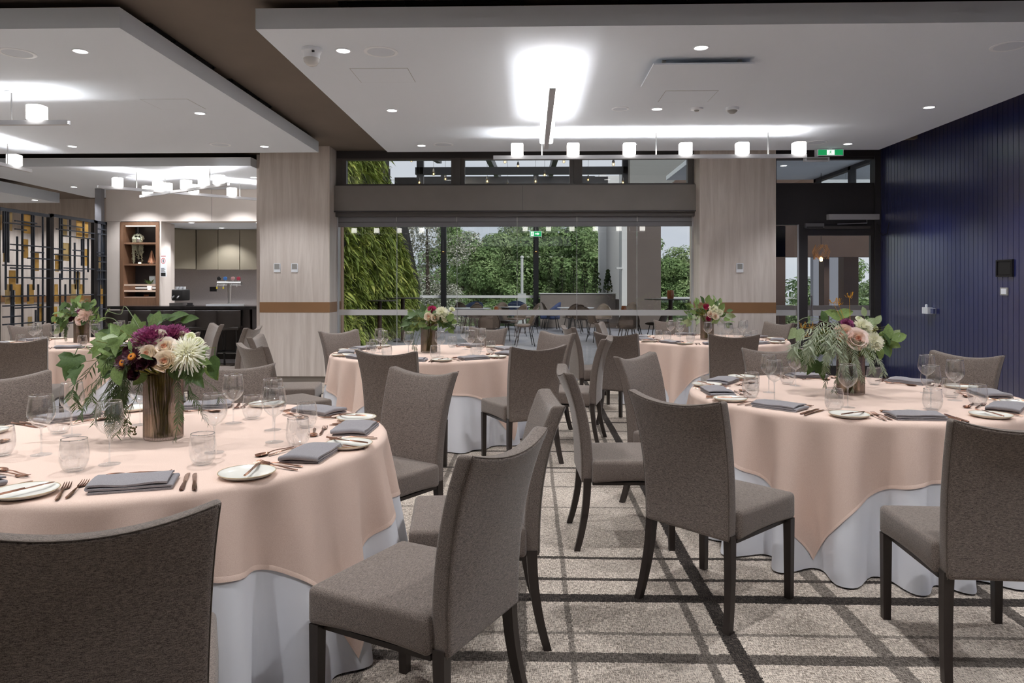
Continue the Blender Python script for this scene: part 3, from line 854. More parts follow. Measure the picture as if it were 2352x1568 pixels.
def make_chair():
    t = thing('dining_chair', 'x', 'chair')
    link('seat', softbox('seat', M['fabric'], (8, 8, 2), (.482, .450, .120), .020, 4, seat_deform), t)
    b = link('backrest', softbox('backrest', M['fabric'], (14, 2, 14), (BW, BT, BH), .016, 4, back_deform), t)
    m = MB()
    path = []
    hx, hz, hy = BW / 2 - .002, BH / 2 - .002, -BT / 2 + .006
    for k in range(15): path.append(back_deform(Vector((-hx, hy, -hz + (2 * hz) * k / 14))))
    for k in range(1, 15): path.append(back_deform(Vector((-hx + 2 * hx * k / 14, hy, hz))))
    for k in range(1, 15): path.append(back_deform(Vector((hx, hy, hz - (2 * hz) * k / 14))))
    m.tube(path, .0014, 5).build('piping', M['piping'], b)
    for sx in (-1, 1):
        fm = MB(); w = .018
        vs = []
        for z, ww in ((0, .015), (.19, .0165), (.36, w)):
            vs += [(sx * .222 - ww, .212 - ww, z), (sx * .222 + ww, .212 - ww, z), (sx * .222 + ww, .212 + ww, z), (sx * .222 - ww, .212 + ww, z)]
        fs = [(3, 2, 1, 0), (8, 9, 10, 11)]
        for i in range(2):
            for k in range(4): fs.append((i * 4 + k, i * 4 + (k + 1) % 4, i * 4 + 4 + (k + 1) % 4, i * 4 + 4 + k))
        fm.add(vs, fs); fm.build('leg', M['leg'], t, 20)
        rm = MB(); vs = []; n = 8
        for i in range(n + 1):
            q = i / n; z = .375 * q
            y = -.232 - .058 * (1 - q) ** 2.0
            xr = .198 + .028 * (1 - q) ** 1.5
            ww = .0155 + .0045 * q
            vs += [(sx * xr - ww * .9, y - ww, z), (sx * xr + ww * .9, y - ww, z), (sx * xr + ww * .9, y + ww, z), (sx * xr - ww * .9, y + ww, z)]
        fs = [(3, 2, 1, 0), (n * 4, n * 4 + 1, n * 4 + 2, n * 4 + 3)]
        for i in range(n):
            for k in range(4): fs.append((i * 4 + k, i * 4 + (k + 1) % 4, i * 4 + 4 + (k + 1) % 4, i * 4 + 4 + k))
        rm.add(vs, fs); rm.build('leg', M['leg'], t, 30)
    MB().box(-.215, -.205, .340, .215, .225, .356).build('seat_frame', M['leg'], t, 0)
    return t
CHAIR = make_chair()

T = {1: (-1.55, 3.02), 2: (1.90, 4.36), 3: (-.98, 6.95), 4: (2.10, 8.70), 5: (-5.05, 8.02)}
TN = {1: 'nearest table on the left', 2: 'table before the navy wall', 3: 'table by the living wall side of glass doors',
      4: 'far table beside the right pillar', 5: 'far left table by the metal screen'}
# table, photo place of the back's top middle (x, y), facing in degrees, label
CH = [
    (1, (-.88, 1.44), 115, 'large taupe chair cut by the bottom left corner, seen from behind'),
    (1, (-.07, 2.17), 153, 'taupe chair nearest the aisle, back turned, whole seat in view at nearest table'),
    (1, (.085, 3.02), 186, 'taupe chair half hidden behind the foreground aisle chair'),
    (1, (-.595, 3.99), 236, 'taupe chair facing us beyond the right edge of nearest table'),
    (1, (-1.75, 4.22), 276, 'taupe chair behind the ribbed vase of nearest table'),
    (1, (-2.78, 3.72), 322, 'taupe chair cut by the left edge beyond nearest table'),
    (2, (.605, 3.07), 43, 'taupe chair seen from behind, left of the nearer right table'),
    (2, (1.685, 2.53), 87, 'taupe chair cut by the right edge, seen from behind'),
    (2, (.19, 4.06), 2, 'taupe chair edge-on in the aisle, seat turned to the right'),
    (2, (.70, 4.90), -40, 'taupe chair facing us between aisle and right table'),
    (2, (1.80, 5.42), -90, 'taupe chair facing us behind the right table, left of its bouquet'),
    (2, (2.99, 5.06), 212, 'taupe chair facing us against the navy wall'),
    (3, (-1.03, 5.13), 74, 'dark-backed taupe chair seen from behind at the front of glass-door table'),
    (3, (.06, 5.56), 117, 'taupe chair seen from behind with seat left, right of glass-door table'),
    (3, (.68, 6.48), 167, 'taupe chair edge-on leaning right, at the aisle side of glass-door table'),
    (3, (.27, 7.24), 222, 'taupe chair facing us by the glass doors at the aisle'),
    (3, (-.47, 8.02), 244, 'taupe chair behind the wine glasses of glass-door table'),
    (3, (-1.98, 7.42), -38, 'taupe chair facing us in front of left pillar edge'),
    (3, (-2.55, 6.64), 8, 'taupe chair edge-on, farther of two overlapping before the left pillar'),
    (3, (-2.19, 5.63), 46, 'taupe chair, nearer of two overlapping before the left pillar'),
    (4, (1.93, 6.94), 84, 'taupe chair seen from behind at the front of the far right table'),
    (4, (.83, 7.14), 56, 'taupe chair seen from behind at the left front of far right table'),
    (4, (.42, 8.22), 12, 'taupe chair edge-on mostly hidden, left of far right table'),
    (4, (.85, 9.05), -14, 'taupe chair facing us by the glass, left of far right table'),
    (4, (1.88, 9.80), -82, 'taupe chair behind glasses at the back of far right table'),
    (4, (3.13, 9.22), 206, 'taupe chair facing us below the bronze strip by the exit door'),
    (5, (-4.44, 6.14), 111, 'taupe chair seen from behind at the left edge, before far left table'),
    (5, (-3.42, 6.93), 148, 'taupe chair back behind the purple flowers of nearest bouquet'),
    (5, (-3.10, 8.02), 182, 'taupe chair edge-on beside the bar, leaning right'),
    (5, (-3.80, 8.68), 218, 'taupe chair facing us before the dark bar front'),
    (5, (-6.02, 8.55), -28, 'taupe chair facing us before the metal screen at the left edge'),
]
for (tb, (x, y), ang, lab) in CH:
    a = R(ang)
    ox, oy = x + .335 * math.cos(a), y + .335 * math.sin(a)
    place(CHAIR, USED, (ox, oy, 0), a - PI / 2, lab, 'chairs at the ' + TN[tb])

# ================================================================== TABLECLOTHS
TZ, TR = .75, .905
def cloth_funcs(seed, nf=15):
    rng = random.Random(seed)
    terms = [(nf + d, rng.uniform(0, 2 * PI), w) for d, w in ((-9, .45), (-4, .5), (0, .9), (3, .6), (7, .3))]
    tot = math.sqrt(sum(w * w for _, _, w in terms))
    def fold(th):
        s = sum(w * math.cos(k * th + p) for k, p, w in terms) / tot
        return math.tanh(s * .9) / .9
    return fold
def drape_point(th, d, fold, off, soft=0.022):
    """Point at drop d (arc length past the table edge) for direction th."""
    q = soft * PI / 2
    if d <= 0: return (TR + d) * math.cos(th), (TR + d) * math.sin(th), TZ + off
    if d < q:
        a = d / soft
        r = TR + soft * math.sin(a); z = TZ - soft * (1 - math.cos(a))
        r += off * math.sin(a); z += off * math.cos(a)
    else:
        r = TR + soft + off; z = TZ - soft - (d - q)
        t = max(0.0, (d - q) / .70)
        r += .035 * t + (.100 * t ** .85) * (fold(th) + .25)
    return r * math.cos(th), r * math.sin(th), z
def cloth(name, c, seed, fold, lim, off, mat, label, cat, group, nth, nd, hem=None):
    m = MB()
    vs, fs = [(0, 0, TZ + off)], []
    rings = [(-TR * (1 - f)) for f in (.3, .6, .85, .97)]
    nr = len(rings)
    rows = []
    for j in range(nr): rows.append([drape_point(2 * PI * k / nth, rings[j], fold, off) for k in range(nth)])
    q = .022 * PI / 2
    for j in range(nd + 1):
        row = []
        for k in range(nth):
            th = 2 * PI * k / nth; L = lim(th)
            d = q * j / 4 if j <= 4 else q + (L - q) * ((j - 4) / (nd - 4))
            row.append(drape_point(th, d, fold, off))
        rows.append(row)
    for row in rows: vs += row
    for k in range(nth): fs.append((0, 1 + k, 1 + (k + 1) % nth))
    for j in range(len(rows) - 1):
        b = 1 + j * nth
        for k in range(nth): fs.append((b + k, b + nth + k, b + nth + (k + 1) % nth, b + (k + 1) % nth))
    m.add(vs, fs)
    o = m.build(name, mat, None, 60, (c[0], c[1], 0))
    tag(o, label, cat, group)
    if hem:
        h = MB(); hv = []; hf = []
        for k in range(nth):
            th = 2 * PI * k / nth; L = lim(th)
            for d, e in ((L - hem, .0004), (L - hem + .001, .0011), (L + .001, .0011)):
                x, y, z = drape_point(th, d, fold, off + e)
                hv.append((x, y, z))
        for k in range(nth):
            k2 = (k + 1) % nth
            for i in range(2): hf.append((k * 3 + i, k * 3 + i + 1, k2 * 3 + i + 1, k2 * 3 + i))
        h.add(hv, hf); h.build('hem', mat, o, 60)
    return o
SHARP = {1: 5.0, 2: 3.9, 3: 4.5, 4: 4.5, 5: 4.5}
CORNER = {1: -24, 2: -124, 3: -128, 4: -125, 5: -60}
HALF = 1.205
for k in range(1, 6):
    fold = cloth_funcs(61 + k * 5, 22)
    big = k <= 3
    cloth('under_cloth', T[k], k, fold, lambda th: TZ - .022 + .022 * PI / 2 - .009, 0.0, M['white_cloth'],
          'white floor-length cloth under the ' + TN[k], 'tablecloth', 'white floor-length cloths', 360 if big else 216, 20)
    def lim(th, k=k):
        a = (th - R(CORNER[k]) + PI / 4) % (PI / 2) - PI / 4      # angle from the nearest corner
        # soft corner of a square cloth, half side HALF
        s = max(0.0, 1 - abs(a) / (PI / 4))
        return .282 + .43 * s ** SHARP[k]
    cloth('tablecloth', T[k], k, fold, lim, .0055, M['peach'], 'blush square linen cloth draped over the ' + TN[k], 'tablecloth', 'blush tablecloths', 360 if big else 216, 16, .016)

# ================================================================== PLACE SETTINGS
def ribbon(m, path, widths, thick, n=1):
    """Flat metal strip along path (points), in local x-width, z up."""
    vs = []; k = len(path)
    for (p, w) in zip(path, widths):
        x, y, z = p
        vs += [(x - w, y, z), (x, y, z + thick * .9), (x + w, y, z), (x, y, z - thick * .3)]
    fs = [(0, 1, 2, 3), tuple(range(4 * k - 4, 4 * k))[::-1]]
    for i in range(k - 1):
        for q in range(4): fs.append((i * 4 + q, i * 4 + (q + 1) % 4, i * 4 + 4 + (q + 1) % 4, i * 4 + 4 + q))
    m.add(vs, fs); return m
def fork_mesh(L=.195):
    m = MB(); s = L / .195
    ribbon(m, [(0, y * s, z) for y, z in ((-.0975, .004), (-.085, .0045), (-.05, .006), (-.01, .0085), (.025, .0075), (.035, .005))],
           [.003, .0068 * s, .0062 * s, .0038 * s, .003 * s, .0045 * s], .003)
    def head(u, v):
        w = (.006 + .0065 * math.sin(min(1, v * 1.6) * PI / 2)) * s
        return ((u - .5) * 2 * w, (.033 + .022 * v) * s, .0048 - .003 * math.sin(v * PI * .6) + .0012)
    m.grid(4, 3, head); m.grid(4, 3, lambda u, v: (head(1 - u, v)[0], head(u, v)[1], head(u, v)[2] - .0014))
    for i in range(4):
        x = (-.0108 + .0072 * i) * s
        ribbon(m, [(x, .053 * s, .0035), (x, .07 * s, .0045), (x * .97, .085 * s, .007), (x * .95, .0975 * s, .0105)], [.0022 * s, .0021 * s, .0019 * s, .0008], .0022)
    return m
def knife_mesh(L=.22):
    m = MB(); s = L / .22
    ribbon(m, [(0, y * s, .0035) for y in (-.11, -.10, -.06, -.015, .0)], [.004, .0078 * s, .0075 * s, .0058 * s, .005 * s], .0055)
    out = [(-.0055, -.002), (-.0065, .02), (-.008, .06), (-.0075, .09), (-.003, .106), (.003, .110), (.0065, .105), (.0068, .06), (.006, .0)]
    n = len(out)
    m.add([(x * s, y * s, .0028) for x, y in out] + [(x * s, y * s, .0045) for x, y in out],
          [tuple(range(n))[::-1], tuple(range(n, 2 * n))] + [(i, (i + 1) % n, n + (i + 1) % n, n + i) for i in range(n)])
    return m
def spoon_mesh(L=.19):
    m = MB(); s = L / .19
    ribbon(m, [(0, y * s, z) for y, z in ((-.095, .004), (-.083, .0045), (-.05, .006), (-.01, .009), (.02, .0085), (.037, .006))],
           [.003, .0066 * s, .006 * s, .0036 * s, .0028 * s, .004 * s], .003)
    def bowl(u, v, o=0):
        a = (v) * PI
        y = (.066 - .031 * math.cos(a)) * s
        w = .0195 * s * max(.02, math.sin(a)) ** .8 * (1.0 - .12 * math.cos(a))
        x = (u - .5) * 2 * w
        e = 1 - ((u - .5) * 2) ** 2
        return (x, y, .0088 - .0078 * e * math.sin(a) ** .7 - o)
    m.grid(8, 10, lambda u, v: bowl(u, v)); m.grid(8, 10, lambda u, v: (-bowl(u, v)[0], bowl(u, v)[1], bowl(u, v)[2] - .0012))
    return m
FORK = fork_mesh().mesh('table_fork', M['copper'], 50)
DFORK = fork_mesh(.175).mesh('dessert_fork', M['copper'], 50)
KNIFE = knife_mesh().mesh('table_knife', M['copper'], 50)
BKNIFE = knife_mesh(.178).mesh('butter_knife', M['copper'], 50)
SPOON = spoon_mesh(.185).mesh('dessert_spoon', M['copper'], 50)

def napkin_mesh(seed):
    """Square napkin folded into a flat pad: an S of cloth with rounded folds."""
    rng = random.Random(seed)
    w, d = .118, .074
    prof = []
    zs = [.0035, .0120, .0215]
    def arc(cx, z0, z1, side):
        zc, r = (z0 + z1) / 2, (z1 - z0) / 2
        for k in range(1, 6):
            a = -PI / 2 + PI * k / 6
            prof.append((cx + side * r * 1.25 * math.cos(a), zc + r * math.sin(a)))
    nseg = 7
    for k in range(nseg + 1): prof.append((-w * .97 + 2 * w * .97 * k / nseg, zs[0]))
    arc(w, zs[0], zs[1], 1)
    for k in range(nseg + 1): prof.append((w - 2 * w * .99 * k / nseg, zs[1]))
    arc(-w, zs[1], zs[2], -1)
    for k in range(nseg + 1): prof.append((-w + (2 * w - .012) * k / nseg, zs[2] + .0012 * math.sin(k * 1.1 + seed)))
    n = len(prof); ny = 8
    pu, pv = rng.uniform(0, 6), rng.uniform(0, 6)
    def pt(i, j, o):
        x, z = prof[i]
        a, b = prof[max(0, i - 1)], prof[min(n - 1, i + 1)]
        tx, tz = b[0] - a[0], b[1] - a[1]; l = math.hypot(tx, tz) or 1
        nx, nz = -tz / l, tx / l
        y = -d + 2 * d * j / ny
        lay = z / .0215
        wob = .0016 * lay * math.sin(x * 38 + y * 25 + pu) + .0012 * lay * math.sin(y * 60 + pv)
        sk = .010 * (lay - .4) * math.sin(pu)
        puff = .0075 * lay * (1 - (2 * j / ny - 1) ** 2)
        return (x + nx * o + sk * .6, y + sk + .004 * lay * math.sin(pv) * (x / w), max(.0004, z + nz * o + wob + puff))
    m = MB(); vs = []
    for i in range(n):
        for j in range(ny + 1): vs.append(pt(i, j, .0030))
    for i in range(n):
        for j in range(ny + 1): vs.append(pt(i, j, -.0030))
    W = ny + 1; o2 = n * W; fs = []
    for i in range(n - 1):
        for j in range(ny):
            fs.append((i * W + j, (i + 1) * W + j, (i + 1) * W + j + 1, i * W + j + 1))
            fs.append((o2 + i * W + j, o2 + i * W + j + 1, o2 + (i + 1) * W + j + 1, o2 + (i + 1) * W + j))
        for j in (0, ny):
            q = (i * W + j, (i + 1) * W + j, o2 + (i + 1) * W + j, o2 + i * W + j)
            fs.append(q if j else q[::-1])
    for i in (0, n - 1):
        for j in range(ny):
            q = (i * W + j, i * W + j + 1, o2 + i * W + j + 1, o2 + i * W + j)
            fs.append(q if not i else q[::-1])
    m.add(vs, fs)
    return m.mesh('folded_napkin', M['napkin'], 70)
NAPS = [napkin_mesh(k) for k in range(5)]

pl = MB().lathe([(0, .0045), (.060, .0045), (.080, .009), (.090, .0155), (.0925, .0165), (.094, .0155), (.082, .006), (.062, .0008), (.055, 0), (0, 0)], 44)
PLATE_P = thing('bread_plate', 'x', 'plate')
pl.build('plate_body', M['plate'], PLATE_P, 60)
MB().lathe([(.0915, .0166), (.0932, .0174), (.0948, .0160), (.0938, .0150)], 44).build('plate_rim', M['plate_rim'], PLATE_P, 60)

WINE = thing('wine_glass', 'x', 'wine glass')
bowl = [(.0035, .1035), (.012, .106), (.028, .118), (.041, .134), (.0475, .152), (.0480, .166), (.0455, .188), (.0420, .212), (.0405, .227), (.0399, .2276), (.0393, .227),
        (.0408, .212), (.0443, .188), (.0468, .166), (.0463, .152), (.0398, .135), (.027, .1195), (.012, .1085), (.0, .107)]
MB().lathe(bowl, 40).build('bowl', M['glass'], WINE, 70)
MB().lathe([(.0415, .2262), (.0406, .2283), (.0392, .2283), (.0388, .2262)], 40).build('rim', thin_glass('glass_rim', (.93, .95, .95, 1), 1.9, .05, 6.0), WINE, 70)
MB().lathe([(0, .0065), (.0040, .0072), (.0034, .03), (.0033, .08), (.0042, .097), (.0075, .1045), (0, .1065)], 16).build('stem', M['glass_solid'], WINE, 70)
MB().lathe([(0, 0), (.036, 0), (.0368, .0012), (.034, .0022), (.018, .0042), (.006, .0075), (0, .008)], 36).build('foot', M['foot_glass'], WINE, 70)
TUMB = thing('water_tumbler', 'x', 'tumbler')
MB().lathe([(.0, .0), (.026, 0), (.031, .003), (.041, .020), (.0465, .038), (.0478, .054), (.0460, .078), (.0425, .102), (.0410, .1115), (.0403, .1120), (.0396, .1115),
            (.0412, .102), (.0447, .078), (.0465, .054), (.0452, .039), (.0395, .022), (.028, .010), (0, .0085)], 40).build('cup', M['glass'], TUMB, 70)
MB().lathe([(.0420, .1105), (.0413, .1126), (.0397, .1126), (.0391, .1105)], 40).build('rim', bpy.data.materials['glass_rim'], TUMB, 70)

SEATS = {1: [-69.5, -23, 12, 52.5, 102, 149, 196, 249.5], 2: [-180, -138.5, -92, -44, -4.5, 39.5, 87.5, 143],
         3: [-92, -53, -14, 22, 64, 156, 191, 229], 4: [262, 229, 196, 166, 98, 27, -17, -60], 5: [-66, -27, 4, 40, 84, 160, 205, 250]}
WINEP = {1: [(-38, .42), (-7.5, .50), (24.5, .44), (64.5, .37), (132, .38), (174.6, .42), (225, .44), (-85.7, .45)],
         2: [(-153.6, .60), (-115, .54), (-71, .56), (-27, .53), (5, .47), (62, .40), (121.5, .39), (175, .47)]}
TUMP = {1: [(-50, .575), (-12.3, .63), (24, .585), (65, .49), (116, .50), (170.5, .51), (216, .56), (-93.7, .545)],
        2: [(-165.6, .66), (-120, .68), (-74, .60), (-38, .64), (-14, .53), (51, .52), (119, .47), (168, .56)]}
def seat_word(ang):
    a = ang % 360
    names = ['right', 'back right', 'back', 'back left', 'left', 'front left', 'front', 'front right']
    return names[int((a + 22.5) // 45) % 8]
TS = {1: 'nearest left table', 2: 'navy wall table', 3: 'glass-door table', 4: 'far right table', 5: 'far left table'}
CZ0 = TZ + .0058
rng = random.Random(5)
used_words = {}
def seat_names(k):
    out = []; cnt = {}
    for a in SEATS[k]:
        w = seat_word(a); cnt[w] = cnt.get(w, 0) + 1
        out.append(w)
    res = []; seen = {}
    for w in out:
        seen[w] = seen.get(w, 0) + 1
        res.append(w if cnt[w] == 1 else ('first ' if seen[w] == 1 else 'second ') + w)
    return res
for k in range(1, 6):
    cx, cy0 = T[k]; names = seat_names(k)
    for i, ang in enumerate(SEATS[k]):
        a = R(ang); j = rng.uniform
        def loc(x, y):      # seat frame: sitter at -y, x to the sitter's right
            ux, uy = math.cos(a), math.sin(a)          # outward
            tx, ty = -uy, ux                           # sitter's right when facing the middle
            return (cx + ux * (-y) + tx * x, cy0 + uy * (-y) + ty * x)
        rz = a + PI / 2
        wd = '%s seat of the %s' % (names[i], TS[k])
        def put(me, name, x, y, dr, label, cat, grp, dz=0.0, tilt=0.0):
            p = loc(x, y)
            o = link(name, me, None, (p[0], p[1], CZ0 + dz), (tilt, 0, rz + R(dr)))
            return tag(o, label, cat, grp)
        nr = j(-7, 7) + {(1, 0): -4, (1, 1): 22, (1, 2): -6}.get((k, i), 0)
        put(NAPS[(i + k) % 5], 'folded_napkin', j(-.01, .01), -.785 + j(-.015, .015), nr, 'folded grey linen napkin, ' + wd, 'napkin', 'napkins on the tables')
        p = loc(-.305 + j(-.01, .01), -.775)
        place(PLATE_P, USED, (p[0], p[1], CZ0), 0, 'small glazed bread plate left of napkin, ' + wd, 'bread plates')
        put(BKNIFE, 'butter_knife', -.295, -.78, -52 + j(-16, 14), 'copper butter knife lying on bread plate, ' + wd, 'knife', 'butter knives', .0165)
        put(FORK, 'table_fork', -.192, -.79, j(-4, 4), 'outer copper fork left of napkin, ' + wd, 'fork', 'table forks')
        put(FORK, 'table_fork', -.157, -.775, j(-4, 4), 'inner copper fork left of napkin, ' + wd, 'fork', 'table forks')
        put(KNIFE, 'table_knife', .155, -.78, j(-5, 5), 'inner copper knife right of napkin, ' + wd, 'knife', 'table knives')
        put(KNIFE, 'table_knife', .185, -.79, j(-5, 5), 'outer copper knife right of napkin, ' + wd, 'knife', 'table knives')
        put(DFORK, 'dessert_fork', .015, -.655 + j(-.01, .01), -90 + j(-6, 6), 'copper dessert fork above napkin, ' + wd, 'fork', 'dessert forks')
        put(SPOON, 'dessert_spoon', -.01, -.622 + j(-.008, .008), 90 + j(-7, 7), 'copper dessert spoon above napkin, ' + wd, 'spoon', 'dessert spoons')
        wa, wrr = WINEP[k][i] if k in WINEP else (ang + 24 + j(-5, 5), .47 + j(-.04, .04))
        ta, trr = TUMP[k][i] if k in TUMP else (ang + 13 + j(-4, 4), .57 + j(-.03, .03))
        place(WINE, USED, (cx + wrr * math.cos(R(wa)), cy0 + wrr * math.sin(R(wa)), CZ0), 0, 'empty stemmed wine glass, ' + wd, 'wine glasses')
        place(TUMB, USED, (cx + trr * math.cos(R(ta)), cy0 + trr * math.sin(R(ta)), CZ0), 0, 'empty stemless tumbler, ' + wd, 'water tumblers')
# ================================================================== FLOWERS
def leaf_color(name, c, rough=.45): return pbr(name, c, rough, vary=.28, vscale=14, transl=.18, spec=.35)
M['leaf_dark'] = leaf_color('dark_leaf', S(80, 104, 60))
M['leaf_mid'] = leaf_color('mid_leaf', S(128, 152, 92))
M['leaf_pale'] = leaf_color('pale_leaf', S(164, 180, 142))
M['frond'] = leaf_color('pepper_frond', S(88, 106, 70))
M['frond_silver'] = leaf_color('silver_frond', S(150, 160, 136))
M['petal_cream'] = pbr('cream_petals', S(255, 250, 243), .7, vary=.05, vscale=30, transl=.2)
M['petal_peach'] = pbr('peach_petals', S(255, 240, 231), .7, vary=.07, vscale=30, transl=.2)
M['petal_pink'] = pbr('pink_petals', S(255, 231, 226), .7, vary=.07, vscale=30, transl=.2)
M['petal_white'] = pbr('white_petals', S(254, 252, 244), .7, vary=.03, vscale=30, transl=.25)
M['petal_plum'] = pbr('plum_petals', S(164, 84, 132), .7, vary=.35, vscale=60, transl=.1)
M['petal_magenta'] = pbr('magenta_petals', S(200, 60, 116), .7, vary=.25, vscale=60, transl=.1)
M['petal_maroon'] = pbr('maroon_petals', S(74, 30, 46), .5, vary=.3, vscale=60)
M['petal_orange'] = pbr('orange_florets', S(232, 142, 40), .6, vary=.25, vscale=60)
M['petal_coral'] = pbr('coral_heart', S(246, 180, 152), .7, vary=.2, vscale=60)
M['petal_lime'] = pbr('pale_green_petals', S(240, 242, 218), .7, vary=.06, vscale=40, transl=.2)
M['gold_stem'] = pbr('golden_stamens', S(206, 150, 40), .6, vary=.2, vscale=30)
M['berry'] = pbr('berries', S(110, 96, 58), .5, vary=.4, vscale=40)

def rose(seed, layers=5, open_=1.0):
    """Cupped garden rose of about unit radius: broad overlapping petals round a closed heart."""
    rng = random.Random(seed); m = MB()
    for l in range(layers):
        f = l / (layers - 1)
        n = (3, 4, 5, 5, 6, 6)[min(5, l + (6 - layers))] if layers < 6 else 3 + l // 2
        rr = .20 + .62 * f ** .9
        top = .30 - .10 * abs(f - .55) - .12 * f * open_
        for p in range(n):
            a0 = 2 * PI * p / n + l * 1.3 + rng.uniform(-.25, .25)
            half = PI / n * 1.45
            curl = (.05 + .30 * f ** 2 * open_) * rng.uniform(.6, 1.4)
            ruf, dz, lean = rng.uniform(0, 6), rng.uniform(-.05, .07), rng.uniform(-.05, .05)
            def pt(u, v):
                e = (u - .5) * 2
                ang = a0 + e * half * (.35 + .65 * math.sin(min(1, v * 1.5) * PI / 2))
                bulge = math.sin(min(1, v * 1.15) * PI * .5) ** .7
                r = rr * (.30 + .70 * bulge) * (1 + .10 * e * e * (-1 if l % 2 else 1)) + curl * max(0, v - .70) * 2.2 - .16 * max(0, .5 - f) * v
                z = -.62 + (top + dz + .62) * v - .20 * abs(e) ** 2.4 * v - curl * max(0, v - .78) * 1.6
                r += .022 * math.sin(u * 8 + ruf) * v * v + lean * v
                return (r * math.cos(ang), r * math.sin(ang), z)
            m.grid(6, 6, pt)
    return m
def mum(seed, n=130, reach=1.0, cup=.3, width=.05, lo=.05, hi=1.45):
    """Chrysanthemum: many narrow incurved or spidery petals over a dome, facing +Z."""
    rng = random.Random(seed); m = MB()
    for k in range(n):
        f = (k + .5) / n
        pol = lo + (hi - lo) * f ** .62
        az = k * 2.39996 + rng.uniform(-.15, .15)
        L = (.45 + .55 * f) * reach * rng.uniform(.88, 1.1)
        w = width * rng.uniform(.8, 1.2)
        d = Vector((math.sin(pol) * math.cos(az), math.sin(pol) * math.sin(az), math.cos(pol)))
        side = Vector((-math.sin(az), math.cos(az), 0))
        upv = side.cross(d)
        pts = []
        for i in range(5):
            t = i / 4
            c = d * (L * (.12 + .88 * t)) + Vector((0, 0, 1)) * (cup * L * t * t) + upv * (rng.uniform(-.05, .05) * t)
            pts.append((c, w * (.55 + .9 * t) * (1 if i < 4 else .45)))
        b = []
        for c, ww in pts: b += [c - side * ww + d * .0, c - d * 0 - Vector((0, 0, ww * .6)), c + side * ww]
        fs = []
        for i in range(4):
            for q in range(2): fs.append((i * 3 + q, i * 3 + q + 1, i * 3 + q + 4, i * 3 + q + 3))
        m.add(b, fs)
    return m
def smooth_path(pts, n=6):
    """Catmull-Rom curve through the points."""
    P = [pts[0]] + list(pts) + [pts[-1]]; out = []
    for i in range(1, len(P) - 2):
        for k in range(n):
            t = k / n
            a, b, c, d = P[i - 1], P[i], P[i + 1], P[i + 2]
            out.append(.5 * ((2 * b) + (c - a) * t + (2 * a - 5 * b + 4 * c - d) * t * t + (3 * b - a - 3 * c + d) * t ** 3))
    out.append(P[-2]); return out
def ball(r, n=10, z=0, sq=1.0):
    return MB().lathe([(r * math.sin(PI * k / 6), z - r * sq * math.cos(PI * k / 6)) for k in range(7)], n)
def straw(seed):
    m = MB(); rng = random.Random(seed)
    for ring, (n, r0, r1, z0, z1) in enumerate(((16, .30, .92, -.05, .18), (14, .28, .78, .02, .34), (12, .26, .62, .06, .46))):
        for k in range(n):
            a = 2 * PI * k / n + ring * .2; w = PI / n * 1.1
            def pt(u, v, a=a, w=w):
                r = r0 + (r1 - r0) * v; ww = w * (1 - .75 * max(0, v - .4) / .6)
                return (r * math.cos(a + (u - .5) * 2 * ww), r * math.sin(a + (u - .5) * 2 * ww), z0 + (z1 - z0) * v ** 1.6)
            m.grid(2, 3, pt)
    m.merge(ball(.42, 12, -.12, .55))
    return m
FM = {'rose_a': rose(1, 5, .8), 'rose_b': rose(2, 5, .45), 'rose_c': rose(3, 6, 1.25), 'spider': mum(4, 210, 1.0, -.10, .024, .1, 1.75), 'pompon': mum(5, 260, .8, .18, .050, .05, 1.6),
      'dome': mum(6, 300, .75, .30, .042, .03, 1.72), 'bud': rose(8, 4, .05), 'lisi': rose(9, 4, 1.5)}
FMESH = {}
def fmesh(kind, mat):
    key = (kind, mat)
    if key not in FMESH: FMESH[key] = FM[kind].mesh(kind, M[mat], 80)
    return FMESH[key]
HEART = MB()
for k in range(14):
    a = k * 2.4; r = .03 * k ** .7
    HEART.grid(2, 2, lambda u, v, a=a, r=r: ((r + .05) * math.cos(a + (u - .5) * .9), (r + .05) * math.sin(a + (u - .5) * .9), -.1 + .36 * v - r * .3))
HEART_ME = HEART.mesh('heart', M['petal_coral'], 80)
STRAW_ME = straw(3).mesh('strawflower_petals', M['petal_maroon'], 80)
SC = MB().lathe([(0, .16), (.12, .20), (.26, .22), (.40, .12), (.42, .02)], 16)
STRAW_C = SC.mesh('strawflower_disc', M['petal_orange'], 60)
STRAW_D = ball(.12, 8, .18, .6).mesh('strawflower_eye', M['petal_maroon'], 60)

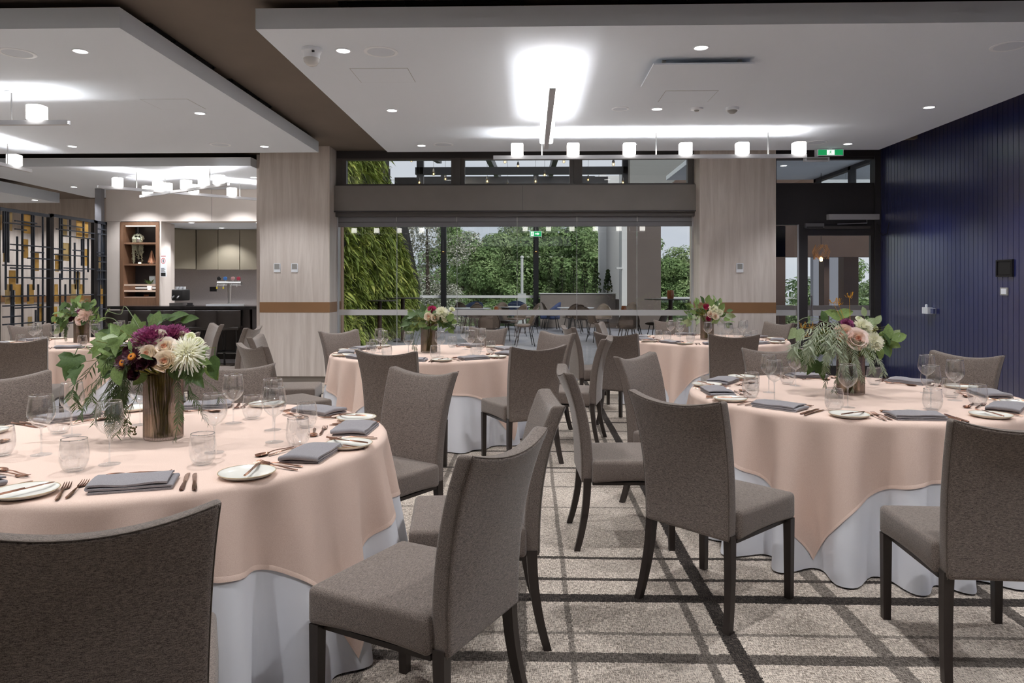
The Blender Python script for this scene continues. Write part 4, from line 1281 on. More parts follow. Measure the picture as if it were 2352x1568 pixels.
def ivy_leaf(kind):
    if kind == 'ivy':
        out = [(0, 0), (.16, -.12), (.40, -.10), (.56, .10), (.40, .26), (.46, .52), (.24, .56), (.14, .80), (0, 1.06)]
    elif kind == 'ovate':
        out = [(0, 0), (.12, .06), (.25, .20), (.31, .40), (.28, .60), (.18, .82), (0, 1.05)]
    else:
        out = [(0, 0), (.07, .10), (.12, .30), (.13, .50), (.10, .75), (0, 1.05)]
    m = MB()
    vs = []; n = len(out)
    z = lambda x, y: .10 * math.sin(y * 2.6) + .55 * x * x * .6 - .22 * max(0, y - .5) ** 2 + .05 * math.sin(x * 9 + y * 7)
    for x, y in out: vs.append((-x, y, z(x, y)))
    for x, y in out[1:-1]: vs.append((x, y, z(x, y) + .02))
    mid = [(0, out[i][1] * .9 + .03, z(0, out[i][1]) - .035) for i in range(1, n - 1)]
    b = len(vs); vs += mid
    L = list(range(n)); Rr = [0] + list(range(n, n + n - 2)) + [n - 1]
    C = [0] + list(range(b, b + n - 2)) + [n - 1]
    fs = []
    for i in range(n - 1):
        for A, B, fl in ((L, C, 0), (C, Rr, 0)):
            q = [A[i], B[i], B[i + 1], A[i + 1]]
            q2 = []
            for t in q:
                if t not in q2: q2.append(t)
            if len(q2) > 2: fs.append(tuple(q2))
    m.add(vs, fs)
    m.tube([(0, -.35, -.10), (0, -.15, -.05), (0, .05, 0)], .018, 4)
    return m
LEAF = {}
for kd in ('ivy', 'ovate', 'lance'):
    lm = ivy_leaf(kd)
    for mt in ('leaf_dark', 'leaf_mid', 'leaf_pale'): LEAF[(kd, mt)] = lm.mesh(kd + '_leaf', M[mt], 80)

def frond(seed, length, out, pairs, leaf, sag):
    """Drooping pepper-tree spray: arching stem with pairs of narrow leaflets. Starts at the origin, goes out along +X and hangs."""
    rng = random.Random(seed); m = MB(); P = []
    n = 14
    for i in range(n + 1):
        t = i / n
        x = out * (1 - (1 - t) ** 2.0) + .012 * math.sin(t * 5 + seed)
        z = .05 * math.sin(min(1, t * 2.2) * PI) - length * max(0, t - .12) ** sag
        y = .03 * math.sin(t * 3 + seed * 2) * t
        P.append(Vector((x, y, z)))
    m.tube(P, [.0018 - .0011 * i / n for i in range(n + 1)], 4)
    for k in range(pairs):
        t = .12 + .86 * k / (pairs - 1); i = min(n - 1, int(t * n)); fr = t * n - i
        p = P[i].lerp(P[i + 1], fr); d = (P[i + 1] - P[i]).normalized()
        side = d.cross(Vector((0, 0, 1))); side = side.normalized() if side.length > .05 else Vector((0, 1, 0))
        nor = side.cross(d)
        rot0 = rng.uniform(-.6, .6)
        for sg in (-1, 1):
            L = leaf * rng.uniform(.75, 1.15) * (1 - .35 * abs(t - .45))
            dr = (side * sg * math.cos(rot0) + nor * math.sin(rot0) * sg + d * .75 + Vector((0, 0, -.25))).normalized()
            w = L * .075
            b = dr.cross(nor).normalized() * w
            c1, c2, e = p + dr * L * .33, p + dr * L * .7 + Vector((0, 0, -.04 * L)), p + dr * L + Vector((0, 0, -.15 * L))
            m.add([p, c1 - b, c1 + b, c2 - b * .8, c2 + b * .8, e], [(0, 1, 2), (1, 3, 4, 2), (3, 5, 4)])
    return m
FR = [frond(1, .26, .10, 38, .034, 1.15), frond(2, .22, .15, 34, .034, 1.3), frond(3, .16, .17, 28, .036, 1.5), frond(4, .30, .07, 42, .032, 1.1), frond(5, .10, .16, 22, .042, 1.6)]
FRME = {}
def frme(i, mat):
    if (i, mat) not in FRME: FRME[(i, mat)] = FR[i].mesh('pepper_frond', M[mat], 80)
    return FRME[(i, mat)]

# ---- ribbed vase
VR, VH = .0775, .282
def make_vase():
    t = thing('ribbed_vase', 'x', 'vase')
    n = 44 * 6; m = MB(); vs = []; prof = [(.965, 0), (1, .006), (1, VH - .004), (.985, VH), (.955, VH - .003), (.955, .014), (0.0, .010)]
    for i, (f, z) in enumerate(prof):
        for k in range(n):
            rib = .050 * abs(math.sin(k / 6 * PI)) if 0 < i < 4 else 0
            r = VR * f * (.955 + rib)
            vs.append((r * math.cos(2 * PI * k / n), r * math.sin(2 * PI * k / n), z))
    fs = []
    for i in range(len(prof) - 1):
        for k in range(n): fs.append((i * n + k, i * n + (k + 1) % n, (i + 1) * n + (k + 1) % n, (i + 1) * n + k))
    fs.append(tuple(range(n))[::-1])
    m.add(vs, fs).build('glass_body', M['vase'], t, 50)
    MB().lathe([(0, .0105), (VR * .945, .0145), (VR * .945, .112), (VR * .9, .111), (0, .111)], 40).build('water', M['water'], t, 40)
    return t
VASE = make_vase()

def bouquet(k, flowers, leaves, fronds, extra=None, label=''):
    cx, cy0 = T[k]
    place(VASE, USED, (cx, cy0, CZ0), 0, 'ribbed smoky pink glass vase on the ' + TN[k], 'ribbed vases')
    t = thing('flower_bouquet', label, 'bouquet', (cx, cy0, CZ0), 0, 'table bouquets')
    sc = cy0 / FPX
    rng = random.Random(100 + k)
    ends = []
    def at(dx, dy, dep): return Vector((dx * sc + cx * 0, dep, VH - dy * sc))
    for (kind, dx, dy, dep, rpx) in flowers:
        p = at(dx, dy, dep); r = rpx * sc
        nrm = Vector((p.x * 2.2, -.75 + p.y * 2, (p.z - VH + .03) * 3.2 + .25)).normalized()
        q = nrm.to_track_quat('Z', 'Y').to_euler()
        ends.append(p)
        if kind.startswith('lisi'): r *= .72
        if kind.startswith('rose'): r *= .92
        def fl(name, me, rot=q, s=r, par=t):
            o = link(name, me, par, p, rot, s); return o
        if kind == 'straw':
            o = fl('strawflower', STRAW_ME); link('disc', STRAW_C, o); link('eye', STRAW_D, o); o['label'] = 'maroon strawflower with orange disc'
        elif kind.startswith('rose'):
            km, mt = kind.split(':')
            o = fl('rose_bloom', fmesh(km, mt))
            if mt != 'petal_cream': link('heart', HEART_ME, o)
            o['label'] = mt.split('_')[1] + ' rose bloom'
        elif kind.startswith('spider'):
            o = fl('spider_chrysanthemum', fmesh('spider', kind.split(':')[1])); o['label'] = 'white spidery chrysanthemum'
            link('centre', fmesh('pompon', 'petal_white'), o, (0, 0, .0), None, .62)
        elif kind.startswith('pompon') or kind.startswith('dome'):
            km, mt = kind.split(':')
            up = Vector((nrm.x * .6, -.35, 1.0)).normalized().to_track_quat('Z', 'Y').to_euler() if km == 'dome' else q
            o = fl('chrysanthemum', fmesh(km, mt), up); o['label'] = mt.split('_')[1] + ' chrysanthemum bloom'
        elif kind.startswith('bud'):
            o = fl('flower_bud', fmesh('bud', kind.split(':')[1])); o['label'] = kind.split('_')[1] + ' flower bud'
        elif kind.startswith('lisi'):
            o = fl('lisianthus_bloom', fmesh('lisi', kind.split(':')[1])); o['label'] = 'pale green white bloom'
    st = MB()
    for i, e in enumerate(ends):
        a = rng.uniform(0, 2 * PI); rb = rng.uniform(.01, .04); rt = .045
        b = Vector((rb * math.cos(a), rb * math.sin(a), .016))
        c = Vector((max(-rt, min(rt, e.x * .4)), max(-rt, min(rt, e.y * .4)), VH - .01))
        st.tube([b, b.lerp(c, .5) + Vector((rng.uniform(-.008, .008), 0, 0)), c, e - Vector((0, 0, .012))], .0048, 6)
    for i in range(6):
        a = rng.uniform(0, 2 * PI)
        st.tube([(.03 * math.cos(a), .03 * math.sin(a), .018), (.035 * math.cos(a + 2), .035 * math.sin(a + 2), VH * .6), (.055 * math.cos(a + 2.4), .055 * math.sin(a + 2.4), VH + .02)], .0050, 6)
    st.build('stems', M['stem'], t, 60)
    tw = MB()
    for (kd, mt, dx, dy, dep, lpx, roll, face) in leaves:
        p = at(dx, dy, dep)
        L = lpx * sc * .86
        # leaf points along its roll (degrees in the picture-upright plane, 0 = up), face tips it to the viewer
        rot = Matrix.Rotation(R(face[1]), 3, 'Z') @ Matrix.Rotation(R(90 - face[0]), 3, 'X') @ Matrix.Rotation(R(roll), 3, 'Z')
        base = p - rot @ Vector((0, .5 * L, 0))
        o = link('ivy_leaf' if kd == 'ivy' else 'leaf', LEAF[(kd, mt)], t, base, rot.to_euler(), L)
        foot = base + rot @ Vector((0, -.33 * L, -.1 * L))
        h = Vector((foot.x * .25, foot.y * .25, VH + .015))
        tw.tube([h, h.lerp(foot, .55) + Vector((0, 0, .03)), foot], [.0022, .0018, .0014], 4)
    if tw.v: tw.build('twigs', M['stem'], t, 60)
    for (i, mt, az, r0, z0, s) in fronds:
        o = link('pepper_frond', frme(i, mt), t, (r0 * math.cos(R(az)), r0 * math.sin(R(az)), VH + z0), (0, 0, R(az)), s)
    if extra: extra(t, at)
    return t

def auto_leaves(seed, n, wpx, hpx, kinds, lpx, dy0=0):
    """A loose skirt of leaves round a bouquet of half width wpx and height hpx, in photo pixels."""
    rng = random.Random(seed); out = []
    for i in range(n):
        a = -.35 + (PI + .7) * (i + rng.uniform(-.3, .3)) / (n - 1)
        q = rng.uniform(.62, 1.0)
        dx = -math.cos(a) * wpx * q; dy = dy0 - math.sin(a) * hpx * q
        kd, mt = rng.choice(kinds)
        roll = math.degrees(a) - 90
        out.append((kd, mt, dx, dy, rng.uniform(-.11, .12), lpx * rng.uniform(.75, 1.25), -roll + rng.uniform(-30, 30), (rng.uniform(-10, 55), rng.uniform(-40, 40))))
    return out
def under_leaves(seed, n, wpx, kinds, lpx, dy0=12):
    rng = random.Random(seed); out = []
    for i in range(n):
        kd, mt = rng.choice(kinds)
        out.append((kd, mt, rng.uniform(-wpx, wpx), dy0 + rng.uniform(-30, 14) * lpx / 40, rng.uniform(-.13, -.02), lpx * rng.uniform(.7, 1.15), rng.uniform(100, 260), (rng.uniform(0, 60), rng.uniform(-50, 50))))
    return out

DK, MD, PLE = ('ivy', 'leaf_dark'), ('ivy', 'leaf_mid'), ('ovate', 'leaf_pale')
# ---- nearest table: plum dome, peach roses, white spider mum, ivy to the left
fl1 = [('dome:petal_plum', -28, -70, .0, 66), ('dome:petal_plum', 8, -76, .04, 56),
       ('rose_a:petal_cream', -38, -66, -.055, 27), ('rose_b:petal_cream', -8, -80, -.03, 27), ('rose_b:petal_peach', -11, -46, -.10, 25), ('rose_c:petal_peach', 18, -60, -.06, 27),
       ('rose_b:petal_peach', 31, -30, -.105, 29), ('spider:petal_white', 66, -44, -.04, 53),
       ('straw', -34, -40, -.13, 24), ('straw', -59, -26, -.115, 23), ('bud:petal_maroon', -9, -24, -.135, 17), ('bud:petal_maroon', 12, -28, -.13, 13), ('bud:petal_maroon', -27, -18, -.13, 12),
       ('bud:petal_maroon', -33, 0, -.12, 18), ('bud:petal_maroon', -52, -52, -.10, 16), ('lisi:petal_lime', 36, -84, .02, 16), ('lisi:petal_lime', 58, -82, .02, 15), ('lisi:petal_lime', 80, -68, .0, 19)]
lv1 = [('ivy', 'leaf_dark', -214, -8, -.02, 66, 168, (15, 12)), ('ivy', 'leaf_dark', -188, 10, -.05, 52, 200, (25, -20)),
       ('ivy', 'leaf_mid', -128, -56, -.06, 62, 150, (20, 10)), ('ivy', 'leaf_mid', -84, -62, -.08, 56, 190, (20, -10)), ('ivy', 'leaf_mid', -100, -92, -.03, 60, 40, (30, 10)),
       ('ivy', 'leaf_dark', -140, -84, .02, 56, 70, (35, 0)), ('ivy', 'leaf_mid', -70, -108, .02, 56, 10, (15, 20)), ('ovate', 'leaf_mid', -40, -112, .08, 60, -12, (20, 10)),
       ('ivy', 'leaf_dark', -32, -118, .1, 60, -60, (45, 0)), ('ovate', 'leaf_dark', 0, -122, .12, 60, -70, (50, 0)), ('ovate', 'leaf_dark', 30, -116, .12, 50, -80, (40, 0)),
       ('ivy', 'leaf_mid', -160, -50, .02, 54, 120, (30, 20)), ('ivy', 'leaf_dark', -126, -20, -.03, 58, 150, (25, 15)), ('ivy', 'leaf_dark', -92, -28, .02, 60, 190, (20, 0)),
       ('ovate', 'leaf_mid', -66, 2, -.13, 52, 196, (10, 12)), ('ovate', 'leaf_mid', -24, 12, -.10, 44, 130, (15, 0)), ('lance', 'leaf_mid', -40, -60, -.12, 40, 200, (20, 0)), ('lance', 'leaf_dark', 2, -40, -.14, 40, 250, (20, 0)),
       ('ovate', 'leaf_pale', 90, -48, .0, 44, -75, (50, 0)), ('ivy', 'leaf_mid', 96, -26, -.02, 58, -110, (25, 0)), ('ovate', 'leaf_dark', 122, -10, .0, 66, -168, (10, -12)), ('ovate', 'leaf_mid', 108, 0, .03, 60, -150, (15, 10)),
       ('ivy', 'leaf_dark', 88, 14, -.03, 66, -140, (20, 0)), ('ovate', 'leaf_dark', 66, 6, .02, 54, -120, (20, 0)), ('ovate', 'leaf_pale', -98, -80, -.09, 42, -80, (60, 0)),
       ('ivy', 'leaf_mid', -110, -10, -.08, 46, 170, (15, 0)), ('ivy', 'leaf_dark', -60, -84, .06, 60, 30, (20, 0)), ('ovate', 'leaf_dark', -6, -20, -.04, 50, 180, (10, 0)), ('ovate', 'leaf_dark', 40, 0, -.05, 46, 210, (10, 0))]
lv1 += [(k_, m_, x_ - 70, y_ - 4, d_ + .05, l_, r_, f_) for (k_, m_, x_, y_, d_, l_, r_, f_) in under_leaves(14, 14, 50, [('ivy', 'leaf_mid'), ('ivy', 'leaf_dark')], 50, 0)]
fr1 = [(0, 'frond', 205, .10, .03, 1.05), (3, 'frond', 215, .09, .02, 1.0), (1, 'frond', 190, .11, .02, 1.0), (0, 'frond', 228, .08, .02, 1.1), (3, 'frond', 240, .07, .0, .95), (1, 'frond', 178, .12, .03, 1.05),
       (0, 'frond', 196, .13, .0, 1.0), (3, 'frond', 222, .11, .04, 1.05), (2, 'frond', 184, .14, .0, 1.15), (1, 'frond', 210, .13, .03, 1.1), (0, 'frond', 236, .10, .03, 1.05), (3, 'frond', 200, .08, .05, 1.1),
       (2, 'frond', 170, .12, .02, 1.2), (4, 'frond', 187, .16, .0, 1.3), (3, 'frond', 232, .09, .05, 1.15), (0, 'frond', 188, .09, .05, 1.15), (3, 'frond', 325, .07, -.01, 1.0), (1, 'frond', 340, .06, -.02, 1.05), (2, 'frond', 20, .06, -.02, .9),
       (1, 'frond', 216, .10, -.01, 1.0), (0, 'frond', 180, .1, .0, 1.0), (3, 'frond', 208, .12, .02, 1.08)]
def extra1(t, at):
    m = MB()
    def br(*p): m.tube(smooth_path([at(*q) for q in p]), .0018, 4)
    br((-30, -20, 0), (-90, -80, .0), (-120, -118, .02), (-146, -124, .02)); br((-60, -100, .01), (-96, -150, .02), (-108, -132, .02), (-140, -140, .02))
    br((-60, -10, 0), (-130, -56, -.02), (-190, -58, -.02)); br((-30, 0, -.05), (-120, -20, -.06), (-160, -60, -.06))
    m.build('trailing_tendril', M['leaf_pale'], t, 60)
    b = MB(); rng = random.Random(3)
    for (dx, dy) in ((-118, -2), (-112, 6), (-60, 128), (-54, 136), (-50, 128), (-66, 118), (-86, 100), (-80, 92), (-72, 110)):
        for q in range(5):
            p = at(dx + rng.uniform(-5, 5), dy + rng.uniform(-6, 6), -.06 + rng.uniform(-.01, .01))
            p.z = max(p.z, .006); mb = ball(.0042, 6); mb.v = [(v[0] + p.x, v[1] + p.y, v[2] + p.z) for v in mb.v]; b.merge(mb)
    o = b.build('berries', M['berry'], t, 60); o['kind'] = 'stuff'
bouquet(1, fl1, lv1, fr1, extra1, 'big bouquet with plum dome, peach roses and trailing ivy on the nearest table')

# ---- table before the navy wall: pink roses, white mums, silver fronds, golden stamens
fl2 = [('pompon:petal_plum', -12, -50, -.02, 20), ('rose_b:petal_pink', -28, -32, -.09, 25), ('rose_c:petal_pink', -4, -20, -.12, 27), ('pompon:petal_white', 22, -44, -.03, 28), ('pompon:petal_white', 34, -12, -.09, 30),
       ('pompon:petal_white', 16, -14, -.10, 22), ('lisi:petal_lime', 46, -28, .0, 16), ('lisi:petal_lime', 58, -30, .02, 12), ('lisi:petal_lime', 60, -44, .03, 13), ('lisi:petal_lime', 30, -62, .05, 12),
       ('bud:petal_maroon', -68, -48, -.02, 11), ('bud:petal_maroon', -50, -48, .0, 9), ('bud:petal_maroon', -42, -38, -.04, 9)]
lv2 = [('ovate', 'leaf_pale', -132, -28, .0, 42, 130, (15, 20)), ('ovate', 'leaf_pale', -118, -26, -.02, 40, 150, (15, 0)), ('ovate', 'leaf_mid', -30, -68, .05, 52, 60, (40, 0)), ('ovate', 'leaf_mid', -4, -72, .06, 50, -70, (40, 0)),
       ('ovate', 'leaf_dark', -56, -66, .03, 34, 10, (20, 0)), ('ovate', 'leaf_pale', 50, -52, .02, 44, -60, (40, 0)), ('ovate', 'leaf_mid', 82, -32, .0, 46, -20, (20, 10)), ('ovate', 'leaf_mid', 104, -20, -.02, 44, -70, (30, 0)),
       ('ovate', 'leaf_mid', 96, -4, .02, 44, -110, (20, 0)), ('ovate', 'leaf_pale', 98, -24, .0, 40, -40, (20, -20)), ('ovate', 'leaf_dark', 70, 6, -.02, 44, -150, (20, 0)), ('ovate', 'leaf_mid', 56, 12, -.04, 42, 180, (10, 10)),
       ('ovate', 'leaf_dark', 36, 16, -.05, 44, 170, (10, 0)), ('ovate', 'leaf_mid', 20, 14, -.08, 38, 200, (15, 0)), ('ivy', 'leaf_dark', -104, 30, .03, 40, 170, (10, 0)), ('ivy', 'leaf_dark', -86, 50, .03, 44, 150, (15, 0)),
       ('ivy', 'leaf_dark', -60, 60, .04, 44, 190, (10, 0)), ('ivy', 'leaf_dark', -80, 10, .05, 50, 120, (10, 0)), ('ovate', 'leaf_pale', 36, -78, .04, 26, 10, (10, 0)), ('ovate', 'leaf_pale', 60, -60, .0, 30, -40, (10, 0)),
       ('ovate', 'leaf_dark', 0, 0, -.05, 46, 180, (10, 0)), ('ovate', 'leaf_dark', -40, -20, .0, 50, 100, (10, 0)), ('ovate', 'leaf_dark', 76, -10, .05, 46, -120, (10, 0)), ('ivy', 'leaf_dark', -60, -20, .06, 50, 90, (10, 0))]
fr2 = [(0, 'frond_silver', 200, .10, .04, .9), (1, 'frond_silver', 215, .11, .05, 1.0), (3, 'frond_silver', 230, .10, .03, .9), (2, 'frond_silver', 190, .15, .05, 1.1), (0, 'frond_silver', 245, .08, .03, .85), (2, 'frond_silver', 205, .16, .03, 1.1),
       (1, 'frond_silver', 183, .14, .04, 1.0), (2, 'frond_silver', 222, .14, .06, 1.15), (4, 'frond_silver', 195, .17, .05, 1.35), (4, 'frond_silver', 212, .15, .06, 1.4), (4, 'frond_silver', 235, .12, .05, 1.3), (1, 'frond_silver', 258, .07, .0, 1.0),
       (3, 'frond_silver', 262, .06, -.01, .95), (2, 'frond_silver', 270, .06, .0, 1.0), (2, 'frond_silver', 285, .07, -.01, 1.0), (3, 'frond', 224, .08, .0, 1.0), (0, 'frond', 210, .09, .0, 1.05), (4, 'frond_silver', 178, .14, .03, 1.3), (1, 'frond_silver', 240, .13, .04, 1.1), (4, 'frond_silver', 225, .12, .09, 1.3), (4, 'frond_silver', 205, .12, .09, 1.3)]
lv2 += [(k_, m_, x_ * 1.0, y_, d_, l_, r_, f_) for (k_, m_, x_, y_, d_, l_, r_, f_) in under_leaves(24, 16, 40, [('ovate', 'leaf_mid'), ('ovate', 'leaf_dark'), ('ovate', 'leaf_pale')], 42, 8)]
lv2 = [(k_, m_, x_ + (46 if i >= 24 else 0), y_, d_ + (.06 if i >= 24 else 0), l_, r_, f_) for i, (k_, m_, x_, y_, d_, l_, r_, f_) in enumerate(lv2)]
def extra2(t, at):
    rng = random.Random(9); m = MB()
    for (dx, dy, n) in ((-104, -42, 16), (-84, -40, 12), (-34, -98, 10), (-22, -96, 12), (2, -112, 12), (-100, -20, 8)):
        p0 = at(dx, dy, .03); h = Vector((p0.x * .2, 0, VH + .03))
        m.tube([h, h.lerp(p0, .5) + Vector((0, 0, .03)), p0], .0014, 4)
        for q in range(n):
            d = Vector((rng.uniform(-1, 1), rng.uniform(-1, 1), rng.uniform(-.4, 1))).normalized()
            m.tube([p0, p0 + d * .018, p0 + d * .026 + Vector((0, 0, .014))], .0013, 4)
    o = m.build('golden_grevillea', M['gold_stem'], t, 60); o['label'] = 'golden orange wiry blossom'
    m = MB()
    m.tube(smooth_path([at(-20, -30, 0), at(-70, -62, .02), at(-104, -64, .0), at(-122, -52, 0)]), .0016, 4); m.tube(smooth_path([at(-20, -30, 0), at(-60, -58, .02), at(-100, -52, .0), at(-110, -44, 0)]), .0016, 4)
    m.build('trailing_tendril', M['leaf_pale'], t, 60)
bouquet(2, fl2, lv2, fr2, extra2, 'wide bouquet with pink roses, white mums and silver fronds before the navy wall')

GR = [('ivy', 'leaf_dark'), ('ovate', 'leaf_mid'), ('ovate', 'leaf_dark'), ('lance', 'leaf_mid')]
GP = [('ovate', 'leaf_mid'), ('ovate', 'leaf_pale'), ('lance', 'leaf_mid'), ('ovate', 'leaf_dark')]
fl3 = [('pompon:petal_magenta', 8, -30, -.03, 15), ('rose_b:petal_peach', 2, -16, -.10, 12), ('rose_b:petal_peach', 18, -14, -.11, 12), ('pompon:petal_white', 32, -24, -.07, 20), ('pompon:petal_white', 40, -10, -.08, 13), ('lisi:petal_lime', 50, -20, .0, 8), ('lisi:petal_lime', 54, -32, .02, 9)]
bouquet(3, fl3, auto_leaves(31, 34, 58, 40, GR, 24, 4) + under_leaves(32, 24, 52, GR, 24, 6), [(0, 'frond', 190, .09, .0, .9), (3, 'frond', 215, .08, .0, .95), (1, 'frond', 175, .1, .01, .9), (2, 'frond', 200, .11, .02, 1.0), (3, 'frond', 235, .08, -.01, .95), (4, 'frond', 340, .09, .02, 1.0), (4, 'frond_silver', 160, .12, .05, 1.1)], None,
        'bouquet with magenta and peach blooms on the glass-door table')
fl4 = [('bud:petal_magenta', -4, -20, -.05, 9), ('pompon:petal_white', 12, -14, -.06, 17), ('pompon:petal_white', 24, -8, -.07, 12), ('rose_b:petal_peach', 4, -4, -.10, 10), ('rose_a:petal_peach', 14, 0, -.11, 9), ('bud:petal_magenta', -2, 6, -.11, 7), ('lisi:petal_lime', 24, -28, .0, 7)]
bouquet(4, fl4, auto_leaves(41, 30, 56, 50, GP, 20, 8) + [(a_, b_, c_, d_, .05, f_, g_, h_) for (a_, b_, c_, d_, e_, f_, g_, h_) in under_leaves(43, 14, 44, GR, 22, -4)] + under_leaves(42, 14, 46, GP, 18, 12), [(4, 'frond', 180, .09, .03, 1.1), (4, 'frond_silver', 200, .09, .05, 1.0), (0, 'frond', 205, .08, .0, .8)], None,
        'bouquet with white mums and coral bud on the far right table')
fl5 = [('pompon:petal_pink', 22, -6, -.09, 22), ('rose_c:petal_pink', 12, 4, -.11, 14), ('bud:petal_maroon', -8, -2, -.08, 8), ('bud:petal_maroon', -14, 4, -.09, 7), ('bud:petal_plum', 4, -14, -.06, 8)]
bouquet(5, fl5, auto_leaves(51, 36, 62, 60, GR, 22, 12) + under_leaves(52, 26, 54, GR, 22, 4), [(0, 'frond', 200, .08, .0, 1.0), (3, 'frond', 220, .07, .0, 1.0), (1, 'frond', 190, .09, .02, 1.0), (4, 'frond_silver', 120, .05, .14, 1.0), (4, 'frond', 95, .04, .16, 1.0)], None,
        'bouquet with ruffled pink bloom on the far left table')
# small dark votive cups beside the far left vase
t = thing('votive_cup', 'small smoky glass votive cup right of the far left vase', 'candle cup', (T[5][0] + .16, T[5][1] - .22, CZ0))
MB().lathe([(0, .004), (.030, .004), (.033, .07), (.036, .07), (.034, 0), (0, 0)], 20).build('cup', M['vase'], t, 60)
MB().lathe([(0, .03), (.027, .03), (.027, .006), (0, .006)], 16).build('wax', M['petal_cream'], t, 40)
# ================================================================== BAR
YB = 13.4
M['taupe_panel'] = pbr('taupe_laminate', S(214, 205, 199), .55, vary=.03, vscale=1.5)
M['olive_panel'] = pbr('olive_grey_laminate', S(146, 138, 122), .5, vary=.04, vscale=1.5)
M['splash'] = pbr('grey_splashback', S(170, 163, 161), .45, vary=.10, vscale=70)
M['marble'] = pbr('dark_marble', S(52, 49, 49), .12, vary=.35, vscale=7, detail=8, spec=.6)
M['bar_dark'] = pbr('dark_bar_panel', S(40, 34, 32), .5)
M['oak'] = pbr('warm_timber', S(122, 92, 72), .5, vary=.12, vscale=5, stretch=(8, 8, 1))
M['shelf_pale'] = pbr('pale_shelf_board', S(214, 190, 172), .5)
M['smoke_back'] = pbr('dark_cabinet_back', S(66, 63, 66), .25)
def bx(px): return on_y(px, 600, YB)[0]
def bz(py): return on_y(400, py, YB)[1]
bl, br_ = bx(243), -4.75
struct('wall_bar_bulkhead', MB().box(bl, YB, bz(508), br_, YB + .35, DZ), M['taupe_panel'])
wb = struct('wall_bar', MB().box(bl, YB, 0, bx(277), YB + .35, bz(508) - .006), M['taupe_panel'])
struct('trim_bar_joint', MB().box(bx(486), YB - .002, bz(508), bx(486) + .005, YB + .01, CZ), M['frame'])
YK = 15.35                                                  # back wall of the bar
xl = bx(366) + .004
struct('wall_bar_return', MB().prism([(xl, YB), (xl + .03, YB), (on_y(401, 600, YK - 1.2)[0], YK - 1.2), (on_y(401, 600, YK - 1.2)[0] - .3, YK - 1.2), (xl, YB + .42)], 0, bz(508)), M['taupe_panel'])
struct('ceiling_bar_soffit', MB().box(bl, YB + .36, bz(508), br_ + .5, YK + .4, bz(508) + .1), M['ceil'])
struct('wall_bar_back', MB().box(bl, YK + .35, 0, br_ + .5, YK + .5, 2.7), M['splash'])
def kx(px): return on_y(px, 600, YK)[0]
def kz(py): return on_y(450, py, YK)[1]
struct('wall_splashback', MB().box(kx(401), YK + .32, .5, br_ + .5, YK + .35, kz(610)), M['splash'])
# wall cabinets: one angled at the left, three in a row
cz0, cz1 = kz(618), bz(508) - .002
t = thing('wall_cabinet', 'olive grey angled wall cabinet at the inner corner of the bar', 'cabinet', group='bar wall cabinets')
p0, p1 = (kx(401) + .02, YK - .75), (kx(449), YK)
MB().prism([p0, p1, (p1[0], YK + .34), (p0[0], YK + .34)], cz0, cz1).build('cabinet_body', M['olive_panel'], t, 0)
dv = Vector((p1[0] - p0[0], p1[1] - p0[1], 0)); dn = Vector((dv.y, -dv.x, 0)).normalized() * .02
a_, b_ = Vector((*p0, 0)) + dv * .02, Vector((*p1, 0)) - dv * .02
MB().prism([(a_ + dn).to_tuple()[:2], (b_ + dn).to_tuple()[:2], b_.to_tuple()[:2], a_.to_tuple()[:2]], cz0 + .004, cz1 - .02).build('door', M['olive_panel'], t, 0)
for k, (a, b) in enumerate(((451, 500), (501, 550), (551, 612))):
    t = thing('wall_cabinet', 'olive grey flat wall cabinet above the beer tap, %s of the row' % ('left', 'middle', 'right by the pillar')[k], 'cabinet', group='bar wall cabinets')
    MB().box(kx(a), YK + .02, cz0, kx(b), YK + .34, cz1).build('cabinet_body', M['olive_panel'], t, 0)
    MB().box(kx(a) + .004, YK, cz0 - .01, kx(b) - .004, YK + .02, cz1 - .015).build('door', M['olive_panel'], t, 0)
# downlights of the soffit
for k, p in enumerate(((440, 511), (509, 523), (594, 511))):
    z = bz(508); x, y = on_z(p[0], p[1], z)
    downlight(x, min(y, YK - .2), z, 'small downlight under the bar soffit, ' + ('left one', 'rear one', 'right one')[k], 'bar soffit downlights', spot_weak)
# display shelf unit
t = thing('display_shelf', 'timber framed lit display shelf beside the bar', 'shelf unit')
x0, x1, z1 = bx(277), bx(366), bz(510); zb = 0.9
f = .06
MB().box(x0, YB - .02, zb, x0 + f, YB + .42, z1).build('side_panel', M['oak'], t, 0)
MB().box(x1 - f, YB - .02, zb, x1, YB + .40, z1).build('side_panel', M['oak'], t, 0)
MB().box(x0 + f, YB - .02, z1 - f, x1 - f, YB + .42, z1).build('top_rail', M['oak'], t, 0)
MB().box(x0 + f, YB + .40, zb, x1 - f, YB + .42, z1 - f).build('back_panel', M['smoke_back'], t, 0)
MB().box(x0 + f, YB, zb, x1 - f, YB + .40, bz(683)).build('base_box', M['oak'], t, 0)
shelf_z = {558: 'oak', 607: 'oak', 654: 'shelf_pale', 668: 'shelf_pale', 683: 'shelf_pale'}
for py, mt in shelf_z.items():
    z = bz(py)
    MB().box(x0 + f, YB + .01, z - .02, x1 - f, YB + .40, z + .014).build('shelf', M[mt], t, 0)
MB().box(x1 - f - .02, YB + .36, bz(650), x1 - f - .005, YB + .39, z1 - f).build('light_tube', glow('shelf_light', (1, .93, .86, 1), 1.2), t, 0)
MB().box(x0 + f + .02, YB + .03, z1 - f - .015, x1 - f - .02, YB + .06, z1 - f).build('light_strip', glow('shelf_strip', (1, .90, .80, 1), 2.5), t, 0)
MB().box(x0 + f + .02, YB + .36, bz(656) - .05, x1 - f - .02, YB + .385, bz(656) - .035).build('light_strip', bpy.data.materials['shelf_strip'], t, 0)
